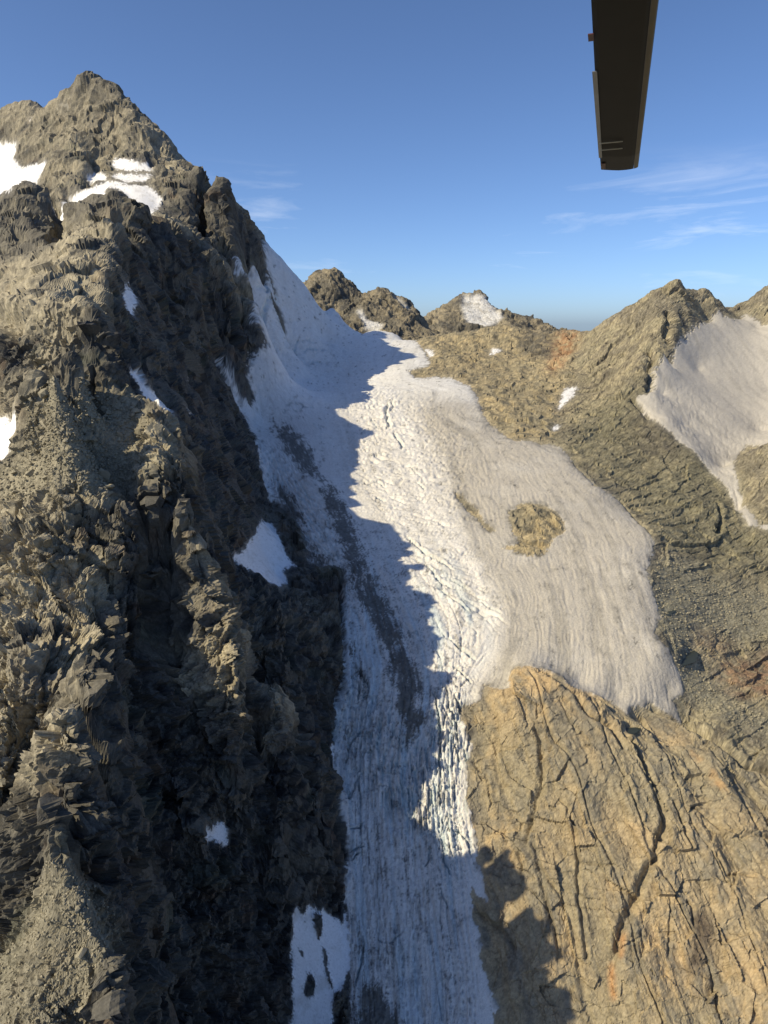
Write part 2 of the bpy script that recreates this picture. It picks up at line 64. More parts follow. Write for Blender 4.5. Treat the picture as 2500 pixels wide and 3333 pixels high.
REGION={
'glacier':[-14.7,224.8,-14.8,228.7,-14.9,232.7,-15.1,236.6,-15.2,240.6,-15.4,244.5,-15.5,248.5,-15.6,252.5,-15.7,256.6,-15.9,260.9,-16,265.3,-16.2,269.8,-16.3,274.3,-17,279.3,-17.6,284.4,-18.3,289.6,-19,294.9,-22.2,301,-19.9,312.3,-21.2,319.9,-22.3,323.9,-24.4,328.5,-26.6,332.5,-28.1,345.3,-29.1,351.7,-29,363.4,-28.6,371.4,-27.9,379.6,-24.1,392.3,-23.3,400.3,-26,414.5,-26.9,429.9,-28,447.8,-29.2,470.6,-28.1,488,-37.2,494,-43.5,488.4,-56.1,493.3,-62.1,525.9,-68.8,548,-75.7,568.6,-89.4,580,-97.4,582.2,-110.5,616.5,-117.2,648.8,-132.4,722.8,-149.7,755.3,-160.8,754.4,-171.1,772.2,-180.9,777.6,-171.8,782.6,-161.4,782.6,-153.1,796.1,-152.6,812.8,-154.1,825.2,-142.3,830.4,-132.7,844.7,-143.1,841.8,-148.4,845,-152.4,860.2,-174.8,939.3,-187.2,935.2,-185.6,1007.1,-172.8,1063.7,-168.6,1082.3,-173.2,1090.8,-182.6,1130,-221.7,1567.9,-206.5,1632.8,-184.8,1659,-152.4,1692.5,-124.7,1818.9,-95.3,1797.2,-66.3,1768.7,-12,2004.3,32.7,1499.1,55.8,1250.4,64.3,1170.3,69,1097.8,64,1059.8,36.3,1041.4,42.4,992.7,73.5,1001.4,90.6,991.1,110.7,942.8,114.5,875,111.1,796.1,124.7,748.5,132.2,723.1,149.2,725,163.3,719.3,179.2,714,180.6,673,185.8,651.6,187.4,619.5,199,612.7,207.2,600.7,207.3,557.5,209.8,529.9,205.3,516.2,192.2,494.2,188,477.5,188,461,186.3,446.3,177.3,433.2,176.4,423.1,182.8,416.2,186.8,409,186.8,397.7,176.4,392.8,178.2,380,171.5,381.1,159.7,383.8,145.6,375.6,141.6,370.4,133.2,378.7,119.7,378.7,107.1,382.3,99.1,391.7,90.8,389.9,81.4,393.3,76.7,394.6,75,380.5,60.1,389.1,58.1,381.1,48,378.8,45.4,374.5,47.8,364.9,50.4,358.7,47.4,353.9,46.6,348.8,45.8,342.7,44.9,335.3,47.9,324.8,48.3,319.1,48.8,313.6,50.9,302.1,52.2,295.4,47.1,299.6,44.3,302,44.5,296.7,44.7,291.5,48.2,281.7,46.5,277.9,48.3,272.2,50,266.1,54,258.2,50.1,259.8,49.8,255.1,49.4,250.2,49,245.5,48.7,240.9,48.3,236.3,47.9,231.9,47.6,227.6,47.2,223.3],
'nunatak':[101.9,569.7,110.1,572.6,109.8,580.3,124.4,583.2,134.7,579.9,142.7,566.3,145.5,552.1,141.7,538.3,129.8,527.2,125.6,514.2,116.7,504.4,105.6,504.5,97.6,510.6,89.5,517,103.1,522.2,101.4,538.3,100.4,555.1],
'nunatak2':[59,606.9,68.3,598.4,79,570.6,87.1,543.2,83.5,538.4,75.5,557.4,68.1,576.8],
'icerock':[-62.6,530.7,-71.1,554.9,-74.9,540.1,-70.6,514,-64.1,493,-56.5,491.2,-57.5,508.1],
'snowfield':[506.4,1125.8,472.2,1081.9,429,1027.3,391.4,980.4,383,961.7,340.4,898.4,324.5,874.8,323.2,862.6,305.3,825.4,288,816.7,288.7,791.8,293.2,774.5,297.1,756.7,303.4,742.9,307.1,723.9,315,709.3,320,701.4,322.4,688.4,328.8,672.4,329.4,660.3,331.4,651.4,324.3,621.6,324.4,606.7,333.9,604.6,342.3,600.6,349.9,595.5,356.9,589.7,363.4,583.4,369.7,577.1,375.8,570.8,381.8,564.8,387.8,558.9,393.5,553,397.9,545.4,402.1,538,407.1,532,423,557.1,417.1,562.5,410.9,567.9,403.7,572,396.2,575.9,388.7,580.2,381.4,584.7,374,589.5,366.4,594.4,358.6,599.1,350.4,603.3,341.6,606.8,331.9,608.8,335.3,637.9,340.1,658.3,341,671.8,355.5,709.4,386.1,765.3,404.5,779.4,409.8,764.9,387.5,701.4,399.1,701.2,409.1,698.2,417.6,693,425.1,686.5,432.1,679.4,439,672.6,446.3,666.7,454.2,662,462.8,658.5,471.9,655.9,481.3,653.7,490.9,669.8,501.6,687.7,516.6,711.4,552.5,764.2,602,836.6,643.1,897.7,676.9,949.1,702.3,989,720,1018.4,710.8,1029.1,700.1,1038.1,688.8,1046.5,677.5,1055.2,666.2,1064.6,655.1,1074.8,644.1,1085.6,633,1096.9,622,1109,611.2,1122.1,601.2,1137.6,591.6,1154.9,579.4,1181.8,539.9,1140.1,522.8,1128.5],
'sp_apron':[-94.1,402.5,-90.2,420.5,-91.8,452.9,-93.5,489.7,-94.1,550,-86.2,545.4,-78.8,517.9,-73,500.1,-63.3,485.8,-71.5,476.9,-66.7,465.4,-69.4,428.8,-78.3,427.2,-83.5,418.7,-88.4,410.6],
'sp_bottom':[-41.3,221.6,-41.4,224.8,-41.5,228.1,-41.6,231.5,-41.8,235,-42,238.7,-42.1,242.5,-42.4,246.5,-42.6,250.8,-42.9,255.2,-42.9,258.3,-42.9,261.1,-42.8,263.9,-43.2,266.7,-43.6,269.6,-43.9,272.3,-44.3,274.8,-44.6,277.4,-43.7,282.8,-41.3,281.8,-38.9,280.6,-38.7,284.5,-28.9,289,-21.2,289.1,-19.7,294.7,-17.8,288.5,-17.3,283.6,-16.8,278.9,-16.3,274.3,-19.6,268,-23.8,264.9,-23.7,261.4,-23.6,258,-23.5,254.6,-23.4,251.3,-23.2,248.1,-23.1,244.8,-23,241.5,-22.9,238.1,-22.8,234.8,-22.6,231.4,-22.5,228.1,-22.3,224.8,-28.8,224.5,-35.1,223.5],
'sp_side':[-31.5,361.3,-28.4,357.7,-26.9,349.4,-29.4,348.9,-30.4,354.8],
'sp_peak1':[-537,1290.9,-506.5,1278.1,-497.9,1267.5],
'sp_peak2':[-595.1,1320.9,-592.5,1342,-586,1336.3,-583.6,1312.4],
'sp_left':[-953.3,1419.2,-927.1,1413.6,-904.7,1413.6,-882.3,1413.6,-860,1413.6,-834.2,1407.9,-805.5,1396.7,-780.3,1391.1,-755.3,1385.6,-733.5,1385.6,-700.5,1363.9,-660.3,1326.4,-628.9,1304.5,-600.8,1288.3,-594.9,1277.2,-597.3,1255.1,-562.7,1205.9,-544.2,1207.8,-514,1182.7,-496,1138,-501,1106.5,-526.7,1129,-393.7,817.6,-410.4,825.9,-586.8,1145.4,-634,1201.5,-679.5,1251.1,-729.8,1306.7,-801.6,1396.7,-829.7,1407.9,-854.8,1413.6,-876.6,1413.6,-898.4,1413.6,-920.2,1413.6,-945.8,1419.2,-971.6,1424.9,-966.8,1424.9,-961.9,1424.9],
'sp_ice1':[-406,1160.9,-377.4,1145.5,-354.8,1128.9,-339.8,1136.2,-327.8,1106.5,-345.2,1100.6,-364.1,1100,-393.2,1124.4],
'sp_ice2':[-388.9,1106.4,-358.1,1088.8,-341,1085.8,-326.5,1091.7,-319.5,1045.1,-340.7,1025.5,-375.1,1068.6],
'sp_ice3':[-418.3,1085.4,-412.9,1104.3,-388.9,1090.4,-375.5,1047.5,-405.6,1060.4],
'sp_pocket':[-368.7,1042.3,-343,1017.5,-323.9,1010.8,-308.1,1013.9,-283.2,982.8,-276.2,923.8,-244,766.9,-319.9,958,-341.4,989.6,-358,996,-299.5,778.7,-376.5,917.2,-351.6,826.6,-359.9,826,-419.8,1019.8,-407.8,1023,-389.1,1028.4],
'sp_dark1':[-209.8,596.8,-217.6,642.3,-206.7,617.6,-196.8,580.7,-197.1,566.8,-203.3,577.8],
'sp_dark2':[-206.8,813,-205.2,819,-202.4,818,-204,812.2],
'sp_streak':[-152.3,429.9,-152.8,444,-145.5,440,-146.2,462.1,-143.9,480.8,-117.2,385.9,-122.3,385.7,-144.7,427.3,-148.6,428.9],
'sp_dot1':[-169.8,609.3,-170,618.8,-167.5,614.5,-167.3,602.3],
'sp_dot2':[-143.3,502.3,-157.9,572.6,-153.9,562.5,-142.2,509.2],
'sp_edge':[-575.7,780.3,-509,706.5,-451.9,642.8,-403.2,588.1,-358.7,536.7,-322.6,495.5,-295.7,466.5,-278.5,451.7,-265.5,443.1,-253.5,435.6,-242.4,429.3,-231.6,422.9,-220.6,415.9,-191,372.2,-189.3,368.5,-191.6,367.2,-193.6,365.4,-195,362.8,-207.2,373.4,-222,388.1,-238.1,404,-253.4,417.7,-268.4,430.1,-282.7,440.8,-298.3,453.1,-322.2,476.8,-353.1,509.5,-394.5,555.5,-446.2,613.3,-508,682.2,-541,729.8],
'sp_low':[-82.1,267.1,-77.4,271.6,-72.1,277.5,-70.7,274.6,-73.6,270.7,-76.3,269.3,-79,265.3,-80.7,267],
'sp_band1':[162.6,1137.2,172.8,1181.3,193.5,1178.7],
'sp_band2':[66,1202.3,81.4,1157.6,76.6,1128.8,70,1140.1],
'sp_rib1':[237.3,946.2,257.4,953.6,232.5,886.9,202.5,834.5,194.4,817.3,215,877.9],
'sp_rib2':[183.7,778.2,196.5,789.7,191.8,771.4,181.3,764.9],
'pool1':[194,422.3,202.9,435.4,207.5,436.2,208.5,432.8,201.4,421.2,190.2,415.1],
'pool2':[192.6,458.7,197.4,458.9,203,461.2,194.9,451.1,191.9,452],
'pool3':[135.3,357.5,145.6,358.3,141.6,353.4,138.8,351.9,134.9,352.9],
'debris1':[-123,779.6,-101.7,773.3,-79,709.8,-64.5,670.2,-57.7,631.1,-64,622.2,-82.7,659.1,-97.7,691.3,-109.7,733.6],
'debris2':[-58,615.1,-46.6,608.9,-33,581.2,-27.8,564.6,-22.9,548.7,-19.7,531.6,-16.7,515.4,-13.2,500.1,-9.9,485.6,-5.8,473.6,-2,462.7,1.7,452.3,7.9,443.6,10.3,431.3,12.5,419.6,14.7,409.1,18.7,399.4,22.7,391,23.1,384.1,23.6,377.7,24,371.7,19.3,364.6,14.7,357.5,10.3,365.1,9.6,371.2,8.9,377.4,8.2,383.7,7.4,390.4,5.1,398.7,2.7,407.4,0.1,416.4,-3.6,425.1,-7.5,433.9,-11.5,442.8,-15.6,451.9,-19.2,463.7,-22.9,476.6,-26.9,490.9,-30.3,508.3,-33.9,526.6,-40.5,546.6,-47.7,569.1,-52.7,591.4],
'debris3':[-99.7,625.2,-83.2,609.3,-74.3,584.2,-66.2,562.2,-59.3,530,-69.4,539.6,-79,557.9,-88.4,572.4,-93.7,596.8],
'debris4':[-18.3,290.9,-12.5,289.1,-10.5,284.2,-8.4,279.4,-13.3,277.7,-15,282.1,-16.6,286.5],
'debris5':[-15.6,266.8,-8.7,270,-4.3,267.4,0.1,264.8,4.4,262.3,5,258.5,5.5,254.8,6,251.3,6.6,247.8,7.1,244.3,7.6,240.9,8.1,237.4,8.5,234,9,230.7,9.5,227.3,9.9,224,4.8,224.1,-0.4,224.3,-5.6,224.5,-10.7,224.7,-11.1,228,-11.5,231.5,-11.9,234.9,-12.3,238.3,-12.7,241.7,-13.1,245.2,-13.5,248.6,-13.9,252.1,-14.3,255.6,-14.7,259.2,-15.2,263],
'rust':[278.7,1188.3,303.1,1224,323.4,1219.1,301.3,1156.6,258.1,1049.3,230.2,995.8,239.3,1053.8,263.5,1141.5],
'rust2':[218.7,427,240.1,442.8,250.7,447.3,261.2,451.2,270.4,452.8,277.7,451.3,284.1,448.3,290,444.9,295.7,441.3,301.3,437.8,306.8,434.3,312.2,430.8,317.5,427.4,322.7,423.9,328,420.8,333.4,418,323.4,403.3,313.7,389,307.8,390.5,302.2,392.5,297,395.2,292,398.2,287,401.5,281.8,404.7,276.5,407.7,270.8,410.5,264.8,412.9,258.3,414.6,251,415.1,242.7,414.1,233.7,411.5,224.3,408.2,216.4,414.4],
'rust3':[211.2,445.7,230.3,459.4,246.3,461,232.5,448.3,214.4,441],
'darkstain':[145.6,275.7,152.1,278.7,156.3,275.1,153.7,270.8,151.2,266.6,146.3,263.1,141.5,259.8,138.4,256.6,137.6,260.6,142.6,266.6,144.1,271.1],
'orange':[103.8,265.1,106.5,265,106.2,260,105.3,254.9,103.2,256,103.4,260.5],
'orange2':[110.9,271.4,113.7,272.4,111,267.3,108.9,266.3],
'rubble1':[-184.1,370.3,-175.8,370.4,-152.9,338.4,-157.5,367.1,-159.5,392.5,-151.6,391.6,-145,393.9,-140,396.9,-130.8,387.9,-125.5,377.2,-128.8,370.2,-125,361.2,-121.3,352.6,-126.2,354.9,-130.1,354.4,-135.6,352,-133,329.8,-136.7,324.2,-141.9,321.5,-148,321,-156,324.5,-168,335,-174.7,334.4,-182.2,337.9,-190.5,342.8,-200.9,351,-213,361.7,-226.9,374.6,-242.8,390.3,-260.5,407.8,-279,425.7,-295.4,439.6,-309.8,449.9,-328.7,466.2,-353.5,489.9,-386.1,523.1,-429.2,568.7,-456.5,608,-487.8,653,-431.2,591.1,-384.3,539.6,-347.5,500.2,-319.6,471.9,-297.9,451.4,-282.9,440.2,-268.4,429.2,-253.6,417.1,-238.6,404,-223,389,-208.3,374.8,-196.2,364.3,-186.8,358.4,-185.5,362.6,-183.6,365.6,-183.9,368.1],
'rubble2':[-99.3,176.5,-92,172.2,-93.6,181.9,-91.8,183.6,-89.9,185.1,-88.1,187,-87,187.4,-85.9,187.9,-84.8,188.6,-85.3,182.9,-76,157.1,-76.9,155.4,-78.4,155,-80.2,155.1,-81,154.8,-81.7,154.5,-82.5,154,-83.1,153.4,-83.7,152.6,-84,151.5,-84.2,150,-84,148,-83.6,145.5,-83,142.7,-82,139.3,-80.6,135.5,-80.7,130.8,-81.8,128,-84,127.2,-86.9,127.2,-90,127.8,-93.6,128.8,-97.5,130.2,-101.6,131.9,-106,133.8,-111,136.3,-116.8,139.7,-123.2,143.6,-130.1,147.9,-137.2,152.2,-144.6,156.6,-152.3,161,-160.2,165.6,-168.6,170.4,-171.1,173.9,-173.5,177.4,-175.8,180.8,-178,184.2,-180.1,187.5,-182.1,190.7,-184.1,193.9,-186.1,197,-188,200.2,-189.9,203.5,-191.9,206.7,-193.9,210,-186.9,207.4,-180.2,205,-173.9,202.9,-168,201.2,-162.6,199.8,-157.3,198.6,-151.5,196.7,-144.6,193.2,-138.2,190.1,-132.2,187.3,-126.3,184.6,-120.3,181.6,-114.9,179.2,-113.9,181.5,-112.4,183.3,-110.7,184.7,-109.2,186,-108,187.8],
'scree':[203,505.3,222.3,523.3,230.4,522.9,238.6,522.3,246.6,521.5,254.3,520.1,261.8,518.2,272.8,520.9,283.6,523.1,294.5,525.3,304.5,525.8,312,522.1,318.3,516.6,324.1,510.5,329.4,504,334.3,497.3,339,490.7,343.6,484.3,348.4,478.3,353.1,472.7,357.8,467.1,362.3,461.7,351.4,445,340,427.8,335.2,431.9,330.5,436.3,325.8,440.9,320.6,445.1,315.3,449.4,310.1,453.9,304.6,458.4,298.9,462.7,292.6,466.3,285.4,468.7,277.2,469.5,267.9,468.5,257.8,466,247.4,462.7,236.9,458.8,226.9,459.6,216.7,459.8,211,463.1,209.3,449.7,207.8,437,210,431.1,212.1,425.3,212.9,417.1,216.6,411.4,219.5,404.5,221.9,397.1,224.4,390.2,231.7,390,238.3,388.6,243.9,385.9,248.6,381.9,252.8,377.3,256.5,372.2,259.9,367,263.2,361.9,266.7,357.3,270.5,353.4,274.8,350.2,279.5,347.7,284.5,345.7,278.4,336.3,272.9,327.9,268.1,329.6,263.5,331.6,259.2,334.2,255.8,338,252.7,342.4,249.6,347.1,246.6,352,243.4,357,240,362,236.3,366.7,232.3,371.2,227.5,374.6,220.9,375.2,214,375.2,207.1,375.1,200.5,375.8,198.1,382.8,195.8,390.4,191.8,395,186.7,397.4,186.9,406.6,186.5,414.8,185.1,421.8,185.1,432.2,185.5,443.9,187.2,455.2,188.5,465.8,189.5,476.1],
'olive':[284.5,849,298.9,843.8,319.2,854.9,341.8,870.9,345.4,857.9,345.8,837.7,345.6,816.8,349,802.6,350.8,785,352.2,767.6,354.4,752.6,356.1,737.2,338.8,690.9,334.5,672.1,333.2,659.6,333,649.7,321.1,617.3,329.5,612.8,337.5,607.7,344.6,601.4,351,594.1,356.8,586.2,362,577.9,366.9,569.4,371.5,560.9,375.8,552.5,379.5,543.5,382,533.2,384.2,523.1,388.4,516,392.7,509.4,381.9,492.4,371.4,475.8,366.5,481.1,361.6,486.5,356.6,492.3,351.9,498.6,347.4,505.6,342.9,512.9,338.1,520.2,332.9,527.1,327.2,533.8,320.8,539.7,313.1,543.6,302.4,542.3,290.8,539.3,280.7,538.9,269.9,537,259.9,538.4,249.2,538.5,238.2,537.8,227.1,536.7,219.6,542.6,214.6,555.4,214.7,578,214.1,600.3,210.5,615.9,206.6,631.4,201,646,195.9,663.3,190.5,681.3,184.8,699.9,191.5,738.5,199.7,783.9,217.5,801,234.3,812.5,250.3,820.6,267.5,835.7],
'darkrock':[296,817.5,309.5,817.6,328.6,831.7,326.2,801.9,320.9,766.5,312,736.4,301.8,703.9,288.3,698.1,275.3,693.2,267.2,703.3,258.1,711.4,261.8,738.7,266.5,769.8,281.1,793.7],
'blackband':[231,1237.6,255.4,1263.8,273.2,1233.8,275.3,1189.8,250.8,1107.4,222.7,1125.6,216.5,1172.4],
'cleansnow':[-141,814.1,-131.5,821.8,-122.7,835.6,-125.2,981.4,-110.9,1022.3,-95.1,1008.7,-78.4,978.8,-71.4,853.5,-82.3,823.6,-93.8,806.2,-109,802.2,-124.5,801.5,-145,803.1],
'icefall':[-22.7,398.6,-15,396.2,-7.4,391.8,0.1,386.6,3.4,380.5,6.5,374.8,9.6,369.5,12.6,364.3,15.6,359.3,18.5,354.4,21.4,359.4,24.2,364.4,27.2,369.4,30.2,374.6,33.2,380,36.3,385.5,41.6,381.8,46.8,378.2,47.4,369.6,48.3,364.3,49.2,359.6,49.9,353.1,48.4,347.7,47,342.6,45.4,336.5,43.9,330.6,45.1,325.9,46.3,321.8,47.4,317.8,48.6,313.9,46.9,309.5,45.3,305.1,40.8,308.2,36.3,311,31.6,314,27,317,22.2,320,17.4,323.1,11.7,326.3,6,329.5,0.1,332.8,-5.8,336.3,-11.8,340.2,-17.9,343.9,-19.4,349.9,-21,355.7,-22.5,361.5,-24.1,367,-25.7,372,-24.9,377.7,-24.1,383.9,-23.4,391],
'crev1':[-23,902.1,-6.9,891.7,8.9,886.5,24.4,880,39.8,873.7,48.7,829.9,57,792.3,64.8,759.9,72,729.8,72.7,698.6,73.3,670.1,74,644,74.7,620.2,71.3,598.4,68.3,578.3,65.4,559.6,62.7,541.8,53.3,540.1,44.1,538.5,34.8,536.8,25.6,535.1,17.4,544.3,8.9,553.8,0.2,563.6,-5.6,578.7,-11.8,594.4,-18.2,611.2,-24.9,629.5,-26,660.5,-27.2,693.9,-28.5,730.5,-27.2,764.2,-25.8,800.9,-24.3,842.8],
'crev2':[25.1,521.8,34,521.7,42.9,521.7,51.8,521.6,60.7,521.6,65,508.9,69.1,496.8,73.1,485.6,77.1,475.1,80.9,465.4,80.3,453.3,79.7,442,79.1,431.3,70.6,428.6,62.3,425.9,54,423.3,49.5,431,44.8,439,40,447.4,35.1,456.2,33.2,467.3,31.3,479.2,29.3,492.3,27.2,506.6],
'crev3':[29.3,409.1,39.5,409.1,49.6,409.1,56.5,405,63.2,400.9,69.8,396.5,76,390.9,68.3,389.2,60.6,386.8,53,384.9,48.2,378,43.5,370.8,38.4,376,33.3,380.8,28,385.8,28.4,392.8,28.8,400.6],
'crevL':[-125,706.2,-108.7,688.3,-92.6,668.5,-83.2,648.3,-74.1,626.6,-65.2,604.6,-57.6,590.6,-50.2,576.5,-45.5,558.5,-40.9,540.5,-36.6,524.9,-32.6,510.5,-28.8,496.5,-28.6,481.5,-28.5,467.5,-28.3,454.5,-35.2,462.7,-42.2,471.5,-49.6,481.5,-57.3,492.3,-63.9,506.3,-71,522.7,-79.1,543.7,-86.5,558.6,-91.3,575.7,-97,597.3,-103.5,623,-108.8,641,-115.8,667.7],
'crevU':[-170.5,1015.1,-162.8,1076.5,-151.9,1129.5,-140.3,1191.7,-129.7,1191.7,-119.1,1192.3,-108.3,1191.9,-97.1,1187.8,-77.7,1193.8,-57.4,1187.9,-36.7,1167.2,-27.2,1078,-18.8,988.8,-34.6,988.2,-50.4,984.9,-65.7,976.6,-80.3,962.5,-96.5,982.5,-111.4,986.5,-125.2,981.4,-138.5,973.5,-131.1,836.2,-142.3,830.9,-142.8,837.8,-143.8,847.8,-169.3,1002.7],
'ramp':[-180.9,777.6,-171.8,782.6,-161.4,782.6,-153.7,788.1,-147,800.7,-138,803.5,-126.9,794.1,-137.9,785,-150.1,770.7,-160.8,754.4,-166.3,765.2,-171.1,772.2,-176.2,775.9],
'slab':[58.4,384.1,67.4,386.5,75.8,385.4,76.9,395.6,86.8,390.9,99.7,394.2,106.2,388,113.9,386.5,120.1,380.1,126.4,378.8,133.5,379.6,140,378.7,145.7,376.1,153.9,376.1,162.6,377.5,171.9,379.8,176.4,372.9,176.2,357.1,180.9,351.5,185.7,346.6,191.4,343.7,199.1,345,206.3,345.6,213,345.1,218.8,343.3,223.8,340.4,228.3,337.1,232.7,333.5,236.8,329.9,240.9,326.3,244.9,323,249.2,320.1,254.3,318.4,260.1,317.5,265.9,316.7,262.5,311.2,259.4,306,256.5,301.1,253.8,296.5,251.2,292,248.8,287.7,246.4,283.6,244.1,279.5,241.8,275.5,239.6,271.6,237.4,267.8,235.3,264.1,233.2,260.4,231.2,256.8,229.2,253.2,227.2,249.8,225.3,246.4,223.4,243,221.5,239.7,219.7,236.5,217.9,233.3,216.2,230.2,214.4,227.1,212.7,224.1,211,221.1,209.3,218.1,207.7,215.2,206,212.3,204.4,209.5,202.8,206.7,198.7,207.1,194.7,207.6,190.6,208.1,186.5,208.7,182.4,209.2,178.3,209.7,174.1,210.2,169.9,210.7,165.6,211.1,161.3,211.6,157,212,152.7,212.5,148.3,212.9,143.9,213.3,139.5,213.7,135.1,214.1,130.7,214.5,126.3,215,121.8,215.5,117.4,216,112.9,216.5,108.5,217.1,104,217.6,99.5,218.2,94.9,218.7,90.4,219.3,85.8,219.9,81.2,220.5,76.5,221,71.9,221.4,67.1,221.9,62.4,222.2,57.6,222.6,52.8,223,48,223.3,43.2,223.5,38.3,223.7,33.4,223.8,33.7,227,34,230.3,34.3,233.6,34.6,237,34.9,240.4,35.2,243.8,35.5,247.3,35.9,250.9,36.2,254.5,36.5,258.2,36.8,261.9,37.2,265.6,37.5,269.4,37.8,273.1,38.1,276.9,38.5,280.7,38.8,284.6,39.1,288.5,39.5,292.6,39.9,296.8,39.9,301,39.9,305.3,39.9,309.6,39.9,313.9,39.8,318.1,39.8,322.3,39.8,326.7,39.8,331.6,39.9,336.8,39.9,342.1,39.8,347.8,39.7,353.4,39.6,359,39.5,364.8,39.5,371.2,47,380.5],
'band':[9.9,1485.3,39,1525.2,57.7,1294.5,79,1310.1,100.9,1325.9,119.8,1304.9,139.2,1294.5,162.9,1289.3,187.1,1289.3,206.5,1284.2,227.5,1289.3,255.4,1263.8,279.5,1228.9,305,1224,331.3,1214.2,311.4,1159.1,281.4,1063.8,264.3,1010.1,249.2,962.9,229.1,909.1,209.7,854.6,199.1,813.5,187.5,768.3,177,704.5,160.2,703.1,143.4,701.1,126.5,711.4,121.1,737.5,115.3,765.7,108.2,789,103.7,839.8,98.6,896.9,84.3,915,69.5,934.6,54.1,956.1,38,979,27.2,1050.8,45.1,1077.8,64,1109.4,52.8,1179.7,41.4,1294.5],
'tower':[-278.2,948.2,-282.4,992.2,-287,1040.1,-292.9,1139.1,-247.7,1064.1,-238.4,1059.1,-215.8,1030.6,-208.1,1034.7,-201.8,1047.2,-213.4,1157.3,-206.1,1171.3,-197.8,1180.7,-183.2,1152.6,-176.4,1119.5,-170.9,1094.6,-167.5,1082.8,-181.5,1012.3,-187.7,935.2,-203.6,919.3,-200.6,849.6,-212.2,846.3,-225.4,860.4,-251.1,919],
'litpale1':[-344.8,809.6,-332.4,805.5,-313.9,785.7,-298.4,772.3,-282.2,767.9,-343.6,985.1,-263.1,748.9,-263.8,745.6,-264,740.6,-232.2,645.4,-229.9,633,-220.4,601.1,-214.1,578.4,-211.4,560.3,-209.3,544.2,-171.2,437,-176.9,439.6,-181.9,440,-186.2,439.1,-190.8,437.5,-195.2,435.6,-199.7,433.9,-154.9,339.8,-153,338.7,-159,365.9,-154,369.1,-156.2,390.6,-149,389.5,-142.8,391,-139.2,400,-128,387.3,-120.5,381.1,-115.3,382,-131.7,458.4,-110.5,385.2,-108.7,379.5,-106,370.9,-106.6,353.2,-110.6,348.3,-115,344.6,-120.8,347.1,-127.3,351.2,-133.5,349.1,-131,325.1,-136.1,321.7,-140.4,319.1,-145,317.5,-150.3,317.5,-156.6,319.3,-164.1,323.5,-171.6,327.5,-179,331,-187.3,335.8,-197.1,343,-208.6,352.8,-221.6,364.4,-236.3,378.1,-253.3,394.6,-271.9,412.8,-289.4,428.4,-304.4,439.7,-320.9,452.4,-341.3,470,-367.1,494.1,-400.3,526.9,-417.8,552.3,-439,582.9,-463.6,618.3,-490.9,657.6,-520.3,699.9,-551,744.3,-583.8,792.1,-629.4,857.6,-738.3,1010.4,-816.5,1122.1,-866.2,1195.4,-910,1261.1,-958.8,1334.4,-1048.5,1465.4,-1040,1459.5,-1031.6,1453.7,-1027.4,1453.7,-1019.1,1447.9,-1010.9,1442.1,-1006.8,1442.1,-998.7,1436.4,-967.9,1424.9,-941.4,1419.2,-915,1413.6,-892.5,1413.6,-823.8,1338.6,-750.8,1252.3,-694.6,1190,-640.3,1127.8,-590.5,1069.9,-419.7,782.9,-397.2,763.4,-381.5,756.3,-372.2,761.5,-360.2,761.6,-353.4,772.8,-353.8,801.3],
'litpale2':[-400.3,526.9,-367.1,494.1,-341.3,470,-320.9,452.4,-304.4,439.7,-289.4,428.4,-271.9,412.8,-253.3,394.6,-236.3,378.1,-221.6,364.4,-208.6,352.8,-197.1,343,-187.3,335.8,-179,331,-171.6,327.5,-164.1,323.5,-156.6,319.3,-150.3,317.5,-145,317.5,-140.4,319.1,-136.1,321.7,-131,325.1,-133.5,349.1,-127.3,351.2,-121.6,325.4,-123.9,321.8,-123.6,318,-123.5,314.6,-123.7,312,-123.8,309.5,-125.5,307.1,-124.9,299.3,-123.8,290.6,-124,286.5,-124,282.1,-123.8,277.2,-103.4,228,-103.3,224.4,-103.8,222.1,-105.8,223,-107.9,224,-99.2,202.9,-98.7,197.9,-99.3,195.1,-99.6,191.9,-100.6,190.1,-103,190.9,-110.2,197,-117,202,-130.3,217.4,-132.7,214.2,-137.2,214.6,-143,216.9,-148.6,218.8,-154.3,220.6,-160.3,222.7,-167.7,226.6,-176.3,232,-185.4,237.6,-194.8,243.2,-204.5,249.1,-214.8,255.2,-225.5,261.6,-228.9,266.9,-232.5,272.4,-236.2,278.1,-240.1,284,-244.1,290.2,-248.3,296.6,-252.7,303.3,-257.2,310.3,-262,317.6,-267.1,325.3,-272.5,333.4,-278.2,342.1,-284.3,351.2,-290.7,360.7,-297.3,370.7,-304.2,381,-311.2,391.6,-318.4,402.4,-325.6,413.5,-332.9,424.7,-340.4,436.2,-348,448,-356,460.3,-364.7,473.7,-374.6,488.7,-386.2,506.1],
'litpale3':[-105.5,342.3,-96,331,-93.4,330.1,-91.1,330.2,-89.1,331.1,-91,347.6,-88.6,347.8,-86.2,350.1,-84,353.4,-81.6,356.6,-79,358.9,-76.1,360.1,-75,351.3,-68.1,315.3,-67.8,310.6,-68.5,306.2,-69.5,303.4,-70.4,300.1,-71.1,296.1,-71.5,290.8,-78.1,295,-85.7,302.2,-90.5,303.1,-95.1,303.3,-98.8,300.9,-100.3,306.5,-102.6,314.5,-103.9,319.3,-104.2,321.4,-104.6,323.4,-104.9,325.4,-101,326.6,-96,324.1,-91.6,323.2,-93.5,325.2,-95.4,327.1,-97.5,329.4,-99.9,332.9,-103.2,339.4],
'litpale4':[-62.4,346.3,-51.9,351.2,-50.6,345.9,-49,338,-46.3,322.8,-45.3,319,-44.4,315.9,-51.9,304.3,-56,306.7,-60.1,309.3,-59.1,311.8,-58.3,315.3],
'hole1':[-36.6,268.3,-34.5,269.2,-32.6,267.1,-33.2,263.8,-35.8,263.1,-37.6,264.5],
'hole2':[-40.6,273.7,-39.1,274.5,-38.6,273.2,-39.8,272.5],
